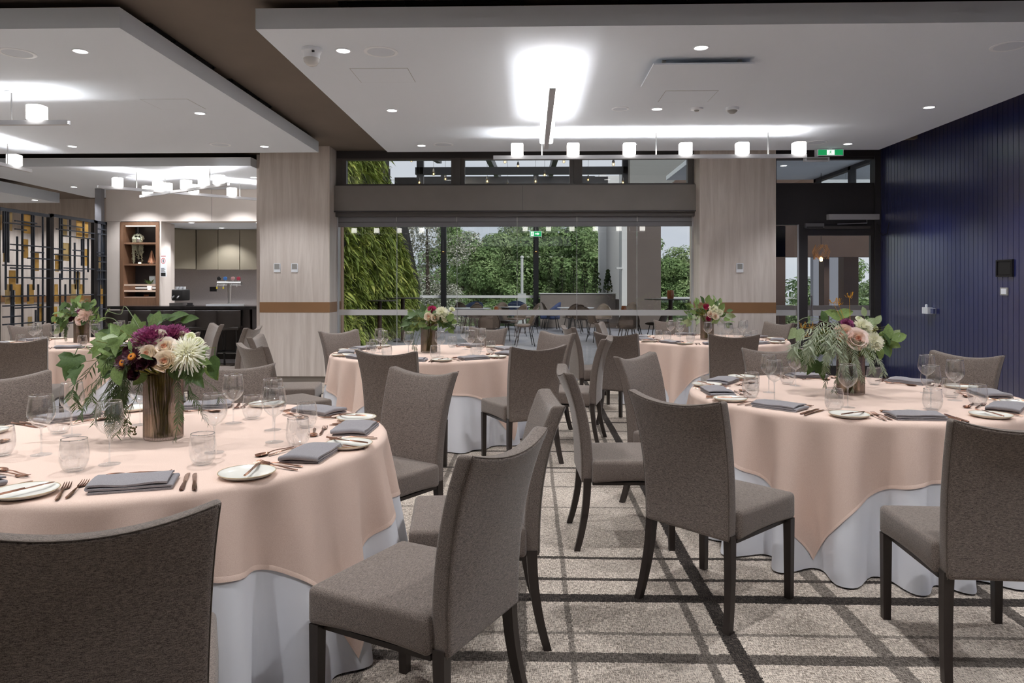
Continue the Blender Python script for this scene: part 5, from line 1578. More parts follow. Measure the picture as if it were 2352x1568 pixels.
L = bpy.data.lights.new('shelf_lamp', 'AREA'); L.shape = 'RECTANGLE'; L.size = .45; L.size_y = .03; L.energy = 3.5; L.color = (1, .86, .74)
lo = bpy.data.objects.new('shelf_lamp', L); COL.objects.link(lo); lo.location = ((x0 + x1) / 2, YB + .05, bz(668) + .10); lo.rotation_euler = (R(35), 0, 0); lo.parent = t
def shelf_x(px): return on_y(px, 600, YB + .18)[0]
t = thing('hanging_plant', 'white trailing plant in a bowl hung inside the display shelf', 'plant', (shelf_x(317), YB + .18, bz(552)))
MB().lathe([(0, -.02), (.05, -.015), (.075, .03), (.07, .05)], 18).build('planter_bowl', M['white_plastic'], t)
MB().tube([(0, 0, .05), (0, 0, z1 - f - bz(552))], .002, 5).build('hanging_wire', M['steel'], t)
rg = random.Random(4); m = MB()
for k in range(26):
    a = rg.uniform(0, 2 * PI); r = .07 + rg.uniform(0, .03); Ld = rg.uniform(.15, .48)
    pts = [(.04 * math.cos(a), .04 * math.sin(a), .05), (r * math.cos(a), r * math.sin(a), .06), (r * math.cos(a), r * math.sin(a), -Ld * .5), (r * .9 * math.cos(a), r * .9 * math.sin(a), -Ld)]
    m.tube(pts, .003, 4)
    for q in range(int(Ld * 60)):
        z = .06 - (Ld + .06) * q / int(Ld * 60); s = .011
        c = Vector((r * math.cos(a) + rg.uniform(-.012, .012), r * math.sin(a) + rg.uniform(-.012, .012), z))
        m.add([c + Vector((-s, 0, s)), c + Vector((s, -s, 0)), c + Vector((s, s, -s)), c + Vector((-s, s * .5, -s))], [(0, 1, 2, 3)])
for k in range(90):
    d = Vector((rg.gauss(0, 1), rg.gauss(0, 1), abs(rg.gauss(0, 1)))).normalized() * .10; c = Vector((0, 0, .03)) + d
    s = .02; u = Vector((rg.gauss(0, 1), rg.gauss(0, 1), rg.gauss(0, 1))).normalized(); v = u.cross(d).normalized()
    m.add([c - u * s, c + v * s, c + u * s, c - v * s], [(0, 1, 2, 3)])
o = m.build('trailing_leaves', pbr('silver_leaf', S(206, 210, 190), .6, vary=.2, vscale=30), t, 0)
t = thing('cone_lamp', 'small copper cone lamp glowing on the display shelf', 'lamp', (shelf_x(347), YB + .2, bz(607) + .014))
MB().lathe([(.072, .03), (.012, .25), (0, .255)], 20).build('cone_shade', pbr('copper_shade', S(206, 150, 120), .35, .6), t)
MB().lathe([(0, 0), (.05, 0), (.05, .012), (.012, .016), (.012, .05), (0, .05)], 16).build('lamp_base', M['copper'], t)
MB().lathe([(0, .035), (.066, .033)], 16).build('lamp_glow', glow('warm_glow', (1, .8, .6, 1), 4), t)
for k, (px, h) in enumerate(((290, .05), (322, .045))):
    t = thing('candle_glass', ['small lit candle glass left on the middle display shelf', 'small lit candle glass under the trailing plant'][k], 'candle', (shelf_x(px), YB + .16, bz(607) + .014), group='shelf candles')
    MB().lathe([(0, 0), (.03, 0), (.034, h + .02), (.031, h + .02), (.028, .005), (0, .005)], 16).build('glass', M['glass'], t)
    MB().lathe([(0, .006), (.026, .006), (.026, h * .6), (0, h * .6)], 12).build('wax', bpy.data.materials['warm_glow'], t)
t = thing('potted_plant', 'small green plant in white pot on the lit lower shelf', 'plant', (shelf_x(348), YB + .12, bz(668) + .014))
MB().lathe([(0, 0), (.04, 0), (.05, .09), (.045, .09), (.04, .02), (0, .08)], 18).build('pot', M['white_plastic'], t)
for k in range(7):
    a = k * .9
    link('leaf', LEAF[('lance', 'leaf_dark')], t, (0, 0, .085), (R(35 + 8 * (k % 3)), 0, a), .15)
t = thing('copper_cup', 'small copper cup on the lowest lit shelf', 'cup', (shelf_x(338), YB + .15, bz(683) + .014))
MB().lathe([(0, 0), (.035, 0), (.05, .035), (.047, .035), (.033, .004), (0, .004)], 18).build('cup_body', M['copper'], t)
t = thing('white_canister', 'white box canister on the upper lit shelf', 'canister', (shelf_x(351), YB + .2, bz(654) + .014))
link('canister_body', softbox('canister_body', M['white_plastic'], (1, 1, 1), (.12, .1, .15), .012, 2), t, (0, 0, .075)); MB().cbox(0, 0, .155, .11, .09, .012).build('lid', M['grey_plastic'], t)
t = thing('white_canister', 'slim white canister at left of the upper lit shelf', 'canister', (shelf_x(289), YB + .2, bz(654) + .014))
MB().lathe([(0, 0), (.035, 0), (.035, .12), (.03, .13), (0, .13)], 16).build('canister_body', M['white_plastic'], t); MB().lathe([(0, .142), (.028, .14), (.03, .13)], 16).build('lid', M['grey_plastic'], t)
# liquor notice on the return wall
t = thing('notice_sign', 'narrow notice with red ring, text lines and black block beside the shelf', 'sign')
sx0, sx1 = on_y(366, 600, YB)[0] + .035, on_y(380, 600, YB)[0] + .02
zs0, zs1 = bz(635), bz(587)
MB().box(sx0 - .005, YB - .018, zs0, sx1, YB + .001, zs1).build('board', M['white_plastic'], t, 0)
zc = bz(599); xc = (sx0 + sx1) / 2 - .002
yy = YB - .0195
m = MB(); n = 24
for k in range(n):
    a0, a1_ = 2 * PI * k / n, 2 * PI * (k + 1) / n
    m.add([(xc + .042 * math.cos(a0), yy, zc + .055 * math.sin(a0)), (xc + .042 * math.cos(a1_), yy, zc + .055 * math.sin(a1_)), (xc + .031 * math.cos(a1_), yy, zc + .044 * math.sin(a1_)), (xc + .031 * math.cos(a0), yy, zc + .044 * math.sin(a0))], [(0, 1, 2, 3)])
m.build('red_ring', pbr('sign_red', S(206, 96, 92), .5), t, 0)
MB().box(xc - .008, yy, zc - .03, xc + .008, yy + .001, zc + .03).build('ring_mark', M['black'], t, 0)
MB().box(sx0 + .004, yy, zs0 + .01, sx1 - .008, yy + .001, zs0 + .075).build('black_block', M['black'], t, 0)
m = MB()
for k in range(6): m.box(sx0 + .006, yy, zs0 + .09 + k * .013, sx1 - .012 - .012 * (k % 3), yy + .001, zs0 + .096 + k * .013)
m.build('text_lines', M['frame'], t, 0)
MB().box(sx0 + .002, yy, zs1 - .014, sx1 - .006, yy + .001, zs1 - .004).build('red_bar', bpy.data.materials['sign_red'], t, 0)

# counter
t = thing('bar_counter', 'long dark marble topped bar counter with dark front', 'bar counter')
YC = 12.45; zt = on_y(400, 703, YC)[1]
xcl, xcr = on_y(246, 700, YC)[0], -4.4
MB().box(xcl, YC, zt - .055, xcr, YC + .62, zt).build('marble_top', M['marble'], t, 0)
MB().box(xcl + .05, YC + .40, 0.08, xcr - .3, YC + .55, zt - .055).build('front_panel', M['bar_dark'], t, 0)
MB().box(xcl + .05, YC + .44, 0, xcr - .3, YC + .55, .08).build('kick_board', M['alu'], t, 0)
MB().tube([(xcl + .1, YC + .30, .20), (xcr - .35, YC + .30, .20)], .02, 10).build('foot_rail', M['steel'], t)
MB().box(on_y(556, 700, YC)[0], YC + .03, 0, on_y(572, 700, YC)[0], YC + .55, zt - .055).build('leg', M['bar_dark'], t, 0)
MB().box(on_y(577, 700, YC)[0], YC + .05, 0, xcr - .02, YC + .5, zt - .055).build('end_panel', M['frame_dark'], t, 0)
t = thing('back_counter', 'rear bar bench below the splashback', 'bar counter')
MB().box(kx(401), YK - .35, .86, br_ + .5, YK + .32, .90).build('bench_top', M['alu'], t, 0)
MB().box(kx(401), YK - .30, 0, br_ + .5, YK + .32, .86).build('bench_body', M['bar_dark'], t, 0)
# stools tucked under the counter
def make_stool():
    t = thing('bar_stool', 'x', 'stool')
    link('seat', softbox('seat', M['bar_dark'], (3, 3, 1), (.42, .40, .06), .02, 2), t, (0, 0, .66))
    link('backrest', softbox('backrest', M['bar_dark'], (6, 1, 4), (.43, .035, .30), .014, 2, lambda c: Vector((c.x, c.y - .19 + .09 * (c.x / .21) ** 2, c.z + .82))), t)
    for sx in (-1, 1):
        for sy in (-1, 1): MB().tube([(sx * .15, sy * .14, .64), (sx * .19, sy * .18, 0)], .013, 8).build('leg', M['black_metal'], t)
    MB().tube([(-.17, -.16, .25), (.17, -.16, .25), (.17, .16, .25), (-.17, .16, .25), (-.17, -.16, .25)], .009, 6).build('foot_ring', M['black_metal'], t)
    return t
STOOL = make_stool()
for k, px in enumerate((280, 331, 382, 433, 483, 531)):
    x, z = on_y(px, 720, YC + .02)
    place(STOOL, USED, (x, YC + .0, 0), 0, 'dark bar stool under the marble counter, ' + ('first', 'second', 'third', 'fourth', 'fifth', 'sixth')[k] + ' from the shelf end', 'stools at the bar')
# beer tap
t = thing('beer_tap', 'chrome T-shaped beer tap with four handles on the bar', 'beer tap', (on_y(527, 650, YC + .42)[0], YC + .42, zt))
hz = on_y(527, 651, YC + .42)[1] - zt
MB().lathe([(0, 0), (.06, 0), (.06, .015), (.035, .03), (.028, .06), (.036, hz * .6), (.042, hz)], 20).build('column', M['steel'], t)
MB().tube([(-.215, 0, hz), (.215, 0, hz)], .038, 14).build('crossbar', M['steel'], t)
for k, (dx, mt) in enumerate(((-.19, 'black'), (-.075, 'blue_badge'), (.06, 'cream_badge'), (.165, 'red_badge'))):
    if mt not in M: M[mt] = pbr(mt, {'blue_badge': S(70, 120, 190), 'cream_badge': S(190, 150, 150), 'red_badge': S(170, 60, 80)}.get(mt), .35)
    hd = MB().lathe([(0, hz + .03), (.012, hz + .03), (.012, hz + .06), (0, hz + .06)], 10, dx, 0).build('tap_handle', M['steel'], t)
    m = MB(); m.lathe([(0, -.012), (.034, -.010), (.034, .010), (0, .012)], 18); m.xform(Matrix.Translation((dx, 0, hz + .09)) @ Matrix.Rotation(PI / 2, 4, 'X')); m.build('badge', M[mt], hd)
    sp = MB().tube([(dx, -.02, hz - .01), (dx, -.07, hz - .02), (dx, -.085, hz - .06)], .010, 8).build('spout', M['steel'], t)
    if k < 2: MB().tube([(dx, -.085, hz - .06), (dx, -.088, hz - .095)], .013, 8).build('spout_cap', pbr('yellow_cap_%d' % k, S(222, 200, 60), .5), sp)
t = thing('serving_tray', 'white lit drip tray beside the beer tap', 'tray', (on_y(515, 697, YC + .3)[0], YC + .34, zt))
MB().box(-.29, -.13, 0, .29, .13, .028).build('tray_body', M['white_plastic'], t, 0); MB().box(-.27, -.11, .028, .27, .11, .031).build('drip_grid', M['steel'], t, 0)
t = thing('coffee_machine', 'black and chrome coffee machine at the left of the bar bench', 'coffee machine', (on_y(413, 690, YC + .38)[0], YC + .40, zt))
link('machine_body', softbox('machine_body', M['black'], (2, 2, 2), (.21, .28, .20), .02, 2), t, (0, .02, .19)); MB().box(-.12, -.16, 0, .10, .14, .05).build('drip_base', M['steel'], t, 0)
for k in range(3): MB().lathe([(0, .29), (.025, .29), (.03, .34), (.026, .34), (.02, .295), (0, .295)], 14, -.06 + .065 * k, 0).build('cup', M['white_plastic'], t)
for k in range(2): MB().tube([(-.05 + .09 * k, -.13, .17), (-.05 + .09 * k, -.20, .14)], .014, 8).build('group_handle', M['steel'], t)
t = thing('power_socket', 'black double socket on the bar splashback', 'socket', (kx(475), YK + .32, kz(664)))
MB().box(-.075, -.012, -.05, .075, .002, .05).build('plate', M['black'], t, 0)
for s in (-1, 1): MB().box(s * .035 - .02, -.016, -.02, s * .035 + .02, -.012, .02).build('outlet', M['black_metal'], t, 0)
t = thing('small_sign', 'dark menu stand on the bar at left of tap', 'menu stand', (on_y(433, 697, YC + .3)[0], YC + .36, zt))
MB().box(-.055, -.03, 0, .055, .03, .012).build('stand_base', M['black'], t, 0); MB().box(-.05, -.004, .012, .05, .004, .05).build('stand_card', M['frame_dark'], t, 0)

# ================================================================== METAL SCREEN WITH BRASS PLATES
M['brass'] = pbr('brushed_brass', S(196, 156, 84), .5, .35, vary=.18, vscale=9)
M['brass_dull'] = pbr('dull_brass', S(172, 148, 100), .55, .25, vary=.18, vscale=9)
M['screen_bar'] = pbr('blue_black_bar', S(58, 64, 74), .4, .35)
XS = -7.92
def sc(cx, cy_): return on_x(cx / 3.41, 440 + cy_ / 3.41, XS)
def screen(label, cx0, cx1, top0, vlist, hlist, plates):
    y0, zt0 = sc(cx0, top0); y1 = sc(cx1, 500)[0]
    t = thing('metal_screen', label, 'room divider', (0, 0, 0), 0, 'metal screens with brass plates')
    for (a, w) in ((y0, .05), (y1 - .05, .05)): MB().box(XS - .03, a, 0, XS + .03, a + w, zt0).build('frame_post', M['black_metal'], t, 0)
    MB().box(XS - .03, y0, zt0 - .05, XS + .03, y1, zt0).build('frame_rail', M['screen_bar'], t, 0)
    MB().box(XS - .03, y0, 0.0, XS + .03, y1, .06).build('frame_rail', M['screen_bar'], t, 0)
    for (cx, a, b) in vlist:
        y, z1 = sc(cx, a); z0 = sc(cx, b)[1]
        MB().box(XS - .012, y - .010, min(z0, z1) if b < 1030 else .06, XS + .012, y + .010, max(z0, z1)).build('upright_bar', M['screen_bar'], t, 0)
    for (cy_, a, b) in hlist:
        ya, z = sc(a, cy_); yb = sc(b, cy_)[0]
        MB().box(XS + .013, ya, z - .010, XS + .035, min(yb, y1), z + .010).build('cross_bar', M['screen_bar'], t, 0)
    for i, (a, b, c, d) in enumerate(plates):
        ya, za = sc(a, b); yb = sc(c, b)[0]; zb_ = sc(a, d)[1]
        MB().box(XS - .022, ya, zb_, XS - .014, min(yb, y1), za).build('brass_plate', M['brass'] if i % 3 else M['brass_dull'], t, 0)
    return t
screen('metal grid screen with brass plates, widest panel at the left edge', -30, 392, 118,
       [(28, 130, 480), (45, 130, 770), (65, 150, 555), (135, 350, 720), (175, 165, 1040), (250, 170, 690), (264, 180, 770), (335, 185, 1040), (105, 770, 1055), (90, 725, 1055), (300, 725, 1020), (220, 725, 860), (280, 925, 1055)],
       [(228, 105, 275), (240, 10, 305), (292, 105, 195), (412, 70, 385), (456, 70, 175), (472, 230, 330), (520, 205, 390), (575, 10, 245), (598, 70, 390), (672, 30, 390), (820, 10, 340), (896, 10, 280), (912, 110, 390), (982, 10, 160), (1042, 10, 340)],
       [(75, 150, 103, 305), (195, 165, 245, 325), (180, 370, 228, 520), (35, 395, 60, 550), (268, 470, 312, 620), (80, 615, 130, 775), (50, 725, 85, 880), (130, 725, 178, 880), (222, 725, 272, 880), (228, 980, 258, 1050), (308, 880, 340, 1020), (8, 180, 20, 300)])
screen('metal grid screen with brass plates, middle panel', 393, 738, 172,
       [(468, 205, 620), (485, 210, 690), (550, 215, 800), (585, 400, 720), (640, 370, 580), (655, 230, 800), (690, 370, 630), (512, 725, 1040), (470, 640, 1040), (610, 620, 900)],
       [(258, 455, 640), (292, 430, 730), (345, 480, 730), (445, 400, 500), (458, 560, 640), (490, 400, 675), (535, 400, 480), (598, 490, 730), (613, 400, 640), (680, 400, 675), (812, 400, 720), (950, 400, 720), (1040, 400, 720)],
       [(487, 210, 532, 350), (605, 225, 650, 365), (665, 230, 697, 370), (502, 400, 548, 540), (440, 485, 468, 625), (662, 448, 690, 580), (590, 628, 635, 765), (630, 725, 660, 860), (435, 725, 462, 860), (560, 725, 600, 860), (420, 900, 455, 1030)])
screen('metal grid screen with brass plates, narrow panel by the bar wall', 740, 826, 226,
       [(765, 330, 900), (800, 240, 760), (815, 260, 820), (780, 600, 1000)],
       [(290, 745, 822), (330, 760, 822), (475, 740, 800), (500, 745, 822), (548, 760, 822), (618, 740, 822), (685, 740, 822), (810, 740, 822), (920, 740, 822)],
       [(768, 510, 795, 640), (770, 730, 815, 880), (802, 300, 818, 400)])
struct('trim_screen_post', MB().box(XS - .14, 13.2, 0, XS - .02, 13.3, CZ), M['rail_grey'])
# ================================================================== TERRACE
M['paver'] = pbr('terrace_floor', S(118, 118, 126), .7, vary=.12, vscale=3)
M['cladding'] = pbr('black_slat_cladding', S(36, 32, 32), .6)
M['render'] = pbr('taupe_render', S(100, 89, 84), .8, vary=.04, vscale=2)
M['pale_render'] = pbr('pale_render', S(206, 205, 204), .7)
M['planter'] = pbr('planter_render', S(122, 112, 107), .8, vary=.05, vscale=3)
M['terr_leather'] = pbr('brown_leather', S(70, 57, 50), .4, vary=.2, vscale=10)
M['weave'] = pbr('dark_wicker', S(84, 70, 60), .6, vary=.3, vscale=60)
M['navy_cushion'] = pbr('navy_upholstery', S(44, 58, 96), .8)
M['table_top'] = pbr('pale_table_top', S(176, 178, 184), .22)
M['dark_top'] = pbr('dark_table_top', S(58, 54, 52), .35)
YT = 25.0
struct('floor_terrace', MB().box(-3.9, YG, -.14, 12, YT, -.01), M['paver'])
# --- living wall
XG = -3.75
struct('wall_terrace_left', MB().prism_x([(10.9, 0), (24.2, 0), (24.2, 1.37), (21.9, 3.15), (19.3, 4.05), (18.9, 4.75), (18.0, 6.2), (10.9, 6.2)], XG - .25, XG - .05), M['black'])
EDGE = [(18.0, 6.2), (18.9, 4.75), (19.3, 4.05), (21.9, 3.15), (24.25, 1.40), (24.25, 0)]
GRN = [(17.0, 6.2), (17.8, 4.5), (19.0, 3.0), (21.6, 2.25), (23.3, 1.43), (23.4, 0)]
def edge_z(y, line):
    if y <= line[0][0]: return 6.2
    for (a, za), (b, zb) in zip(line, line[1:]):
        if a <= y <= b and b > a: return za + (zb - za) * (y - a) / (b - a)
    return 0.0
cl_ = struct('wall_cladding', MB().prism_x([(18.0, 6.2), (18.9, 4.75), (19.3, 4.05), (21.9, 3.15), (24.25, 1.4), (24.25, 0), (23.8, 0), (23.8, 1.3), (22.2, 2.1), (19.6, 2.9), (18.3, 4.4), (17.5, 6.2)], XG - .045, XG - .03), M['cladding'])
for k in range(46):
    y = 17.6 + k * .145
    zt_ = edge_z(y, EDGE) - .02; zb_ = max(0, edge_z(y, GRN) - .12)
    if zt_ - zb_ > .1: MB().box(XG - .03, y - .035, zb_, XG + .035, y + .035, zt_).build('slat', M['cladding'], cl_, 0)
struct('trim_terrace_jamb', MB().box(-3.3, 10.96, 0, -2.88, 11.10, 3.3), pbr('jamb_render', S(196, 160, 138), .8))
def living_wall():
    rng = random.Random(77); m = MB()
    n = 0
    while n < 17000:
        y = rng.uniform(13.0, 23.9); z = rng.uniform(0.02, 6.1)
        if z > edge_z(y, GRN): continue
        n += 1
        L = rng.uniform(.10, .27) * (1.0 if rng.random() < .7 else 1.5); w = L * rng.uniform(.06, .13)
        az = rng.gauss(0, 1.0) + .5 * math.sin(y * 2.1 + z * 1.3); up = rng.gauss(.15, .75)
        d = Vector((math.cos(az) * .8, math.sin(az), up)).normalized()
        s = d.cross(Vector((0, 0, 1))); s.normalize()
        p = Vector((XG - .04 + rng.uniform(0, .16) + .06 * math.sin(y * 3 + z * 4), y, z))
        pts = [p + d * L * t + Vector((0, 0, -.55 * L * t * t)) for t in (0, .35, .7, 1)]
        m.add([pts[0] - s * w * .4, pts[0] + s * w * .4, pts[1] - s * w, pts[1] + s * w, pts[2] - s * w * .8, pts[2] + s * w * .8, pts[3]], [(0, 1, 3, 2), (2, 3, 5, 4), (4, 5, 6)])
    return m
def leafy(name, c1, c2, c3, scale):
    m, nt, out = new_mat(name)
    p = nt.nodes.new('ShaderNodeBsdfPrincipled'); p.inputs['Roughness'].default_value = .55; p.inputs['Specular IOR Level'].default_value = .3
    tc = nt.nodes.new('ShaderNodeTexCoord'); nz = nt.nodes.new('ShaderNodeTexNoise'); nz.inputs['Scale'].default_value = scale; nz.inputs['Detail'].default_value = 5
    rp = nt.nodes.new('ShaderNodeValToRGB'); rp.color_ramp.elements[0].position = .3; rp.color_ramp.elements[0].color = c1
    rp.color_ramp.elements[1].position = .72; rp.color_ramp.elements[1].color = c3; e = rp.color_ramp.elements.new(.5); e.color = c2
    tr = nt.nodes.new('ShaderNodeBsdfTranslucent'); mx = nt.nodes.new('ShaderNodeMixShader'); mx.inputs[0].default_value = .25
    L = nt.links.new
    L(tc.outputs['Object'], nz.inputs['Vector']); L(nz.outputs['Fac'], rp.inputs['Fac']); L(rp.outputs[0], p.inputs['Base Color']); L(rp.outputs[0], tr.inputs['Color'])
    L(p.outputs[0], mx.inputs[1]); L(tr.outputs[0], mx.inputs[2]); L(mx.outputs[0], out.inputs['Surface'])
    return m
M['fern'] = leafy('living_wall_leaf', S(78, 92, 40), S(130, 146, 66), S(196, 196, 108), 3.4)
o = living_wall().build('living_wall_foliage', M['fern'], None, 0)
tag(o, 'living wall of dense yellow green ferns left of the terrace', 'plants', None, 'stuff')
# warm uplight on the living wall, as the photo shows it lit
for y in (13.6, 16.2, 19.0):
    L = bpy.data.lights.new('garden_spot', 'SPOT'); L.energy = 260; L.color = (1, .90, .72); L.spot_size = R(110); L.spot_blend = .8; L.shadow_soft_size = .1
    lo = bpy.data.objects.new('garden_spot', L); COL.objects.link(lo); lo.location = (XG + 1.5, y, 4.6); lo.rotation_euler = (0, R(-38), 0)

# --- terrace structure: columns, balustrade, walls
for k, px in enumerate((1019, 1231)):
    x = on_y(px, 600, YT - .3)[0]
    t = struct('column_%d' % (k + 1), MB().box(x - .09, YT - .39, 0, x + .09, YT - .21, 5.2), M['black_metal'])
    MB().box(x - .045, YT - .46, 2.55, x + .045, YT - .39, 2.95).build('column_light', M['black'], t, 0)
    MB().lathe([(0, 0), (.03, 0)], 12).xform(Matrix.Translation((x, YT - .425, 2.548))).build('light_lens', M['amber'], t, 0)
t = thing('glass_balustrade', 'frameless glass balustrade with pale rail at the terrace edge', 'balustrade')
xa, xbb = on_y(950, 680, YT - .15)[0], on_y(1262, 680, YT - .15)[0]
rz_ = on_y(1100, 681, YT - .15)[1]
MB().box(xa, YT - .2, rz_ - .045, xbb, YT - .1, rz_ + .045).build('hand_rail', M['pale_render'], t, 0)
for k in range(6):
    a = xa + (xbb - xa) * k / 6
    MB().box(a + .02, YT - .16, .05, a + (xbb - xa) / 6 - .02, YT - .145, rz_ - .045).build('glass_panel', M['pane'], t, 0)
# tall glass screen panels behind (faint vertical joints in the photo)
t = thing('glass_screen', 'tall clear glass wind screen standing along the terrace edge', 'glass screen')
for k in range(12):
    a = xa + (xbb + 1.5 - xa) * k / 12
    MB().box(a + .01, YT + .05, 0, a + (xbb + 1.5 - xa) / 12 - .01, YT + .062, 3.9).build('glass_panel', thin_glass('screen_glass', (.96, .97, .965, 1), 1.35) if k == 0 else bpy.data.materials['screen_glass'], t, 0)
# planter box and shrubs
YP = 24.2
px0, px1 = on_y(1241, 700, YP)[0], on_y(1414, 700, YP)[0]
pz = on_y(1330, 675, YP)[1]
t = thing('planter_box', 'long grey rendered planter wall on the terrace', 'planter')
MB().box(px0, YP, 0, px1, YP + .5, pz).build('planter_body', M['planter'], t, 0)
MB().box(px0 - .02, YP - .02, pz, px1 + .02, YP + .52, pz + .03).build('coping', M['pale_render'], t, 0)
MB().box(px1, YP + .05, 0, px1 + .12, YP + .5, pz - .18).build('end_pier', M['planter'], t, 0)
def leaf_cloud(seed, clumps, leaves, size):
    """Crown of leaves: each clump a ball of loose quads."""
    rng = random.Random(seed); m = MB()
    for (c, r) in clumps:
        for k in range(leaves):
            d = Vector((rng.gauss(0, 1), rng.gauss(0, 1), rng.gauss(.35, 1))).normalized()
            p = Vector(c) + Vector((d.x, d.y, d.z * .8)) * r * rng.uniform(.74, 1.06)
            nrm = (d + Vector((rng.gauss(0, .35), rng.gauss(0, .35), rng.gauss(.55, .35)))).normalized()
            u = nrm.cross(Vector((rng.gauss(0, 1), rng.gauss(0, 1), rng.gauss(0, 1)))).normalized(); v = nrm.cross(u)
            s = size * rng.uniform(.6, 1.3)
            m.add([p - u * s * .5, p + v * s * .28 + nrm * s * .05, p + u * s * .6 - nrm * s * .1, p - v * s * .28 + nrm * s * .05], [(0, 1, 2, 3)])
    return m
M['conifer'] = leafy('conifer_needles', S(52, 66, 40), S(76, 92, 56), S(110, 124, 76), 3)
for k, px in enumerate((1265, 1291, 1318, 1343, 1369, 1396)):
    x = on_y(px, 660, YP + .25)[0]
    h = 1.0 if px != 1396 else .62
    t = thing('potted_conifer', ('narrow conifer in the terrace planter, %s from the left' % ('first', 'second', 'third', 'fourth', 'fifth', 'sixth')[k]), 'shrub', (x, YP + .25, pz + .03), 0, 'conifers in the planter')
    cls = [((0, 0, .12 + h * q / 6), .15 * (1 - q / 7) + .03) for q in range(7)]
    leaf_cloud(60 + k, cls, 42, .10).build('foliage', M['conifer'], t, 0)
    MB().tube([(0, 0, 0), (0, 0, h * .9)], .016, 6).build('trunk', M['leg'], t)
# walls right of the planter: white fin, recess and taupe pillar
def wx(px, Y): return on_y(px, 600, Y)[0]
YW = 23.2
struct('wall_terrace_pillar', MB().box(wx(1440, YW), YW, 0, wx(1518, YW), YW + .6, 5.2), M['render'])
struct('wall_terrace_fin', MB().box(wx(1428, YW), YW - .02, 0, wx(1440, YW), YW + .7, 5.2), M['pale_render'])
struct('wall_terrace_recess', MB().box(wx(1392, 25.2), 25.2, 0, wx(1432, 25.2), 25.3, 5.2), M['pale_render'])
struct('wall_terrace_edge', MB().box(wx(1376, 25.0), 24.9, 0, wx(1392, 25.0), 25.3, 5.2), pbr('white_fin', S(236, 236, 236), .6))
struct('wall_terrace_return', MB().prism([(wx(1424, 24.86), 24.86), (wx(1430, YW + .71), YW + .71), (wx(1430, YW + .71) + .05, YW + .71), (wx(1424, 24.86) + .05, 24.88)], 0, 5.2), M['render'])
struct('wall_terrace_shelf', MB().box(wx(1424, YW) - .12, YW - .1, 1.92, wx(1430, YW), YW + .1, 1.97), M['pale_render'])
t = thing('terrace_rail', 'pale rail with glass at the terrace edge beside the taupe pillar', 'balustrade')
xa2, xb2 = wx(1518, 24.6), wx(1605, 24.6); z2 = on_y(1560, 684, 24.6)[1]
MB().box(xa2, 24.55, z2 - .035, xb2 + 8, 24.65, z2 + .035).build('hand_rail', M['pale_render'], t, 0)
MB().box(xa2, 24.59, .05, xb2 + 8, 24.60, z2 - .035).build('glass_panel', M['pane'], t, 0)
# upper building volume seen through the clerestory at the right, with brown soffit
struct('wall_terrace_upper', MB().prism_y([(wx(1447, 15), 3.2), (wx(1447, 15), 5.6), (5.5, 5.6), (5.5, 3.2)], 15.0, 15.3), pbr('grey_panel', S(128, 128, 126), .7))
struct('ceiling_terrace_soffit', MB().prism_y([(wx(1530, 14.5), 3.33), (wx(1585, 14.5), 3.75), (5.5, 3.75), (5.5, 3.33)], 14.2, 14.6), pbr('brown_soffit', S(84, 62, 50), .6))
# pergola steel over the terrace
zb1, zb2 = 4.45, 4.85
pg = thing('pergola', 'black steel pergola beams over the terrace', 'pergola')
for (y, z, h) in ((15.3, 3.75, .15), (19.6, 4.14, .19), (23.6, 4.75, .2)):
    MB().box(-3.7 if y > 17 else -2.45, y, z, 2.08, y + .14, z + h).build('cross_beam', M['black_metal'], pg, 0)
for (xa_, ya_, xb_, yb_) in ((-2.75, 12.2, -2.4, 19.0), (.55, 15.4, .55, 23.8), (-.95, 15.4, -.95, 23.8)):
    d = Vector((xb_ - xa_, yb_ - ya_, 0)).normalized(); nn = Vector((d.y, -d.x, 0)) * .06
    z0_, z1_ = (4.40, 4.12) if ya_ < 12 else (4.15, 4.6)
    A, B = Vector((xa_, ya_, z0_)), Vector((xb_, yb_, z1_)); upv = Vector((0, 0, .2))
    MB().add([A - nn, A + nn, A + nn + upv, A - nn + upv, B - nn, B + nn, B + nn + upv, B - nn + upv], [(0, 3, 2, 1), (4, 5, 6, 7), (0, 1, 5, 4), (1, 2, 6, 5), (2, 3, 7, 6), (3, 0, 4, 7)]).build('long_beam', M['black_metal'], pg, 0)
for (x, y) in ((-2.35, 15.37), (2.0, 15.37)): MB().box(x - .07, y - .07, 3.2, x + .07, y + .07, 4.3).build('hanger_post', M['black_metal'], pg, 0)
for y in (14.0, 15.1, 16.2): MB().tube([(-3.75, y, 5.0), (0, y, 4.985), (3.5, y, 5.0)], .008, 5).build('festoon_cable', M['black'], pg)
BULB_G = MB().lathe([(0, -.075), (.022, -.068), (.034, -.045), (.03, -.02), (.014, 0), (0, .002)], 12).mesh('bulb', thin_glass('bulb_glass', (.98, .9, .75, 1), 1.4))
BULB_F = MB().lathe([(0, -.055), (.010, -.05), (.012, -.03), (0, -.02)], 8).mesh('filament', M['amber'])
BULB_C = MB().lathe([(0, .07), (.012, .065), (.024, .03), (.03, .0), (.012, -.004)], 12).mesh('bulb_holder', M['black'])
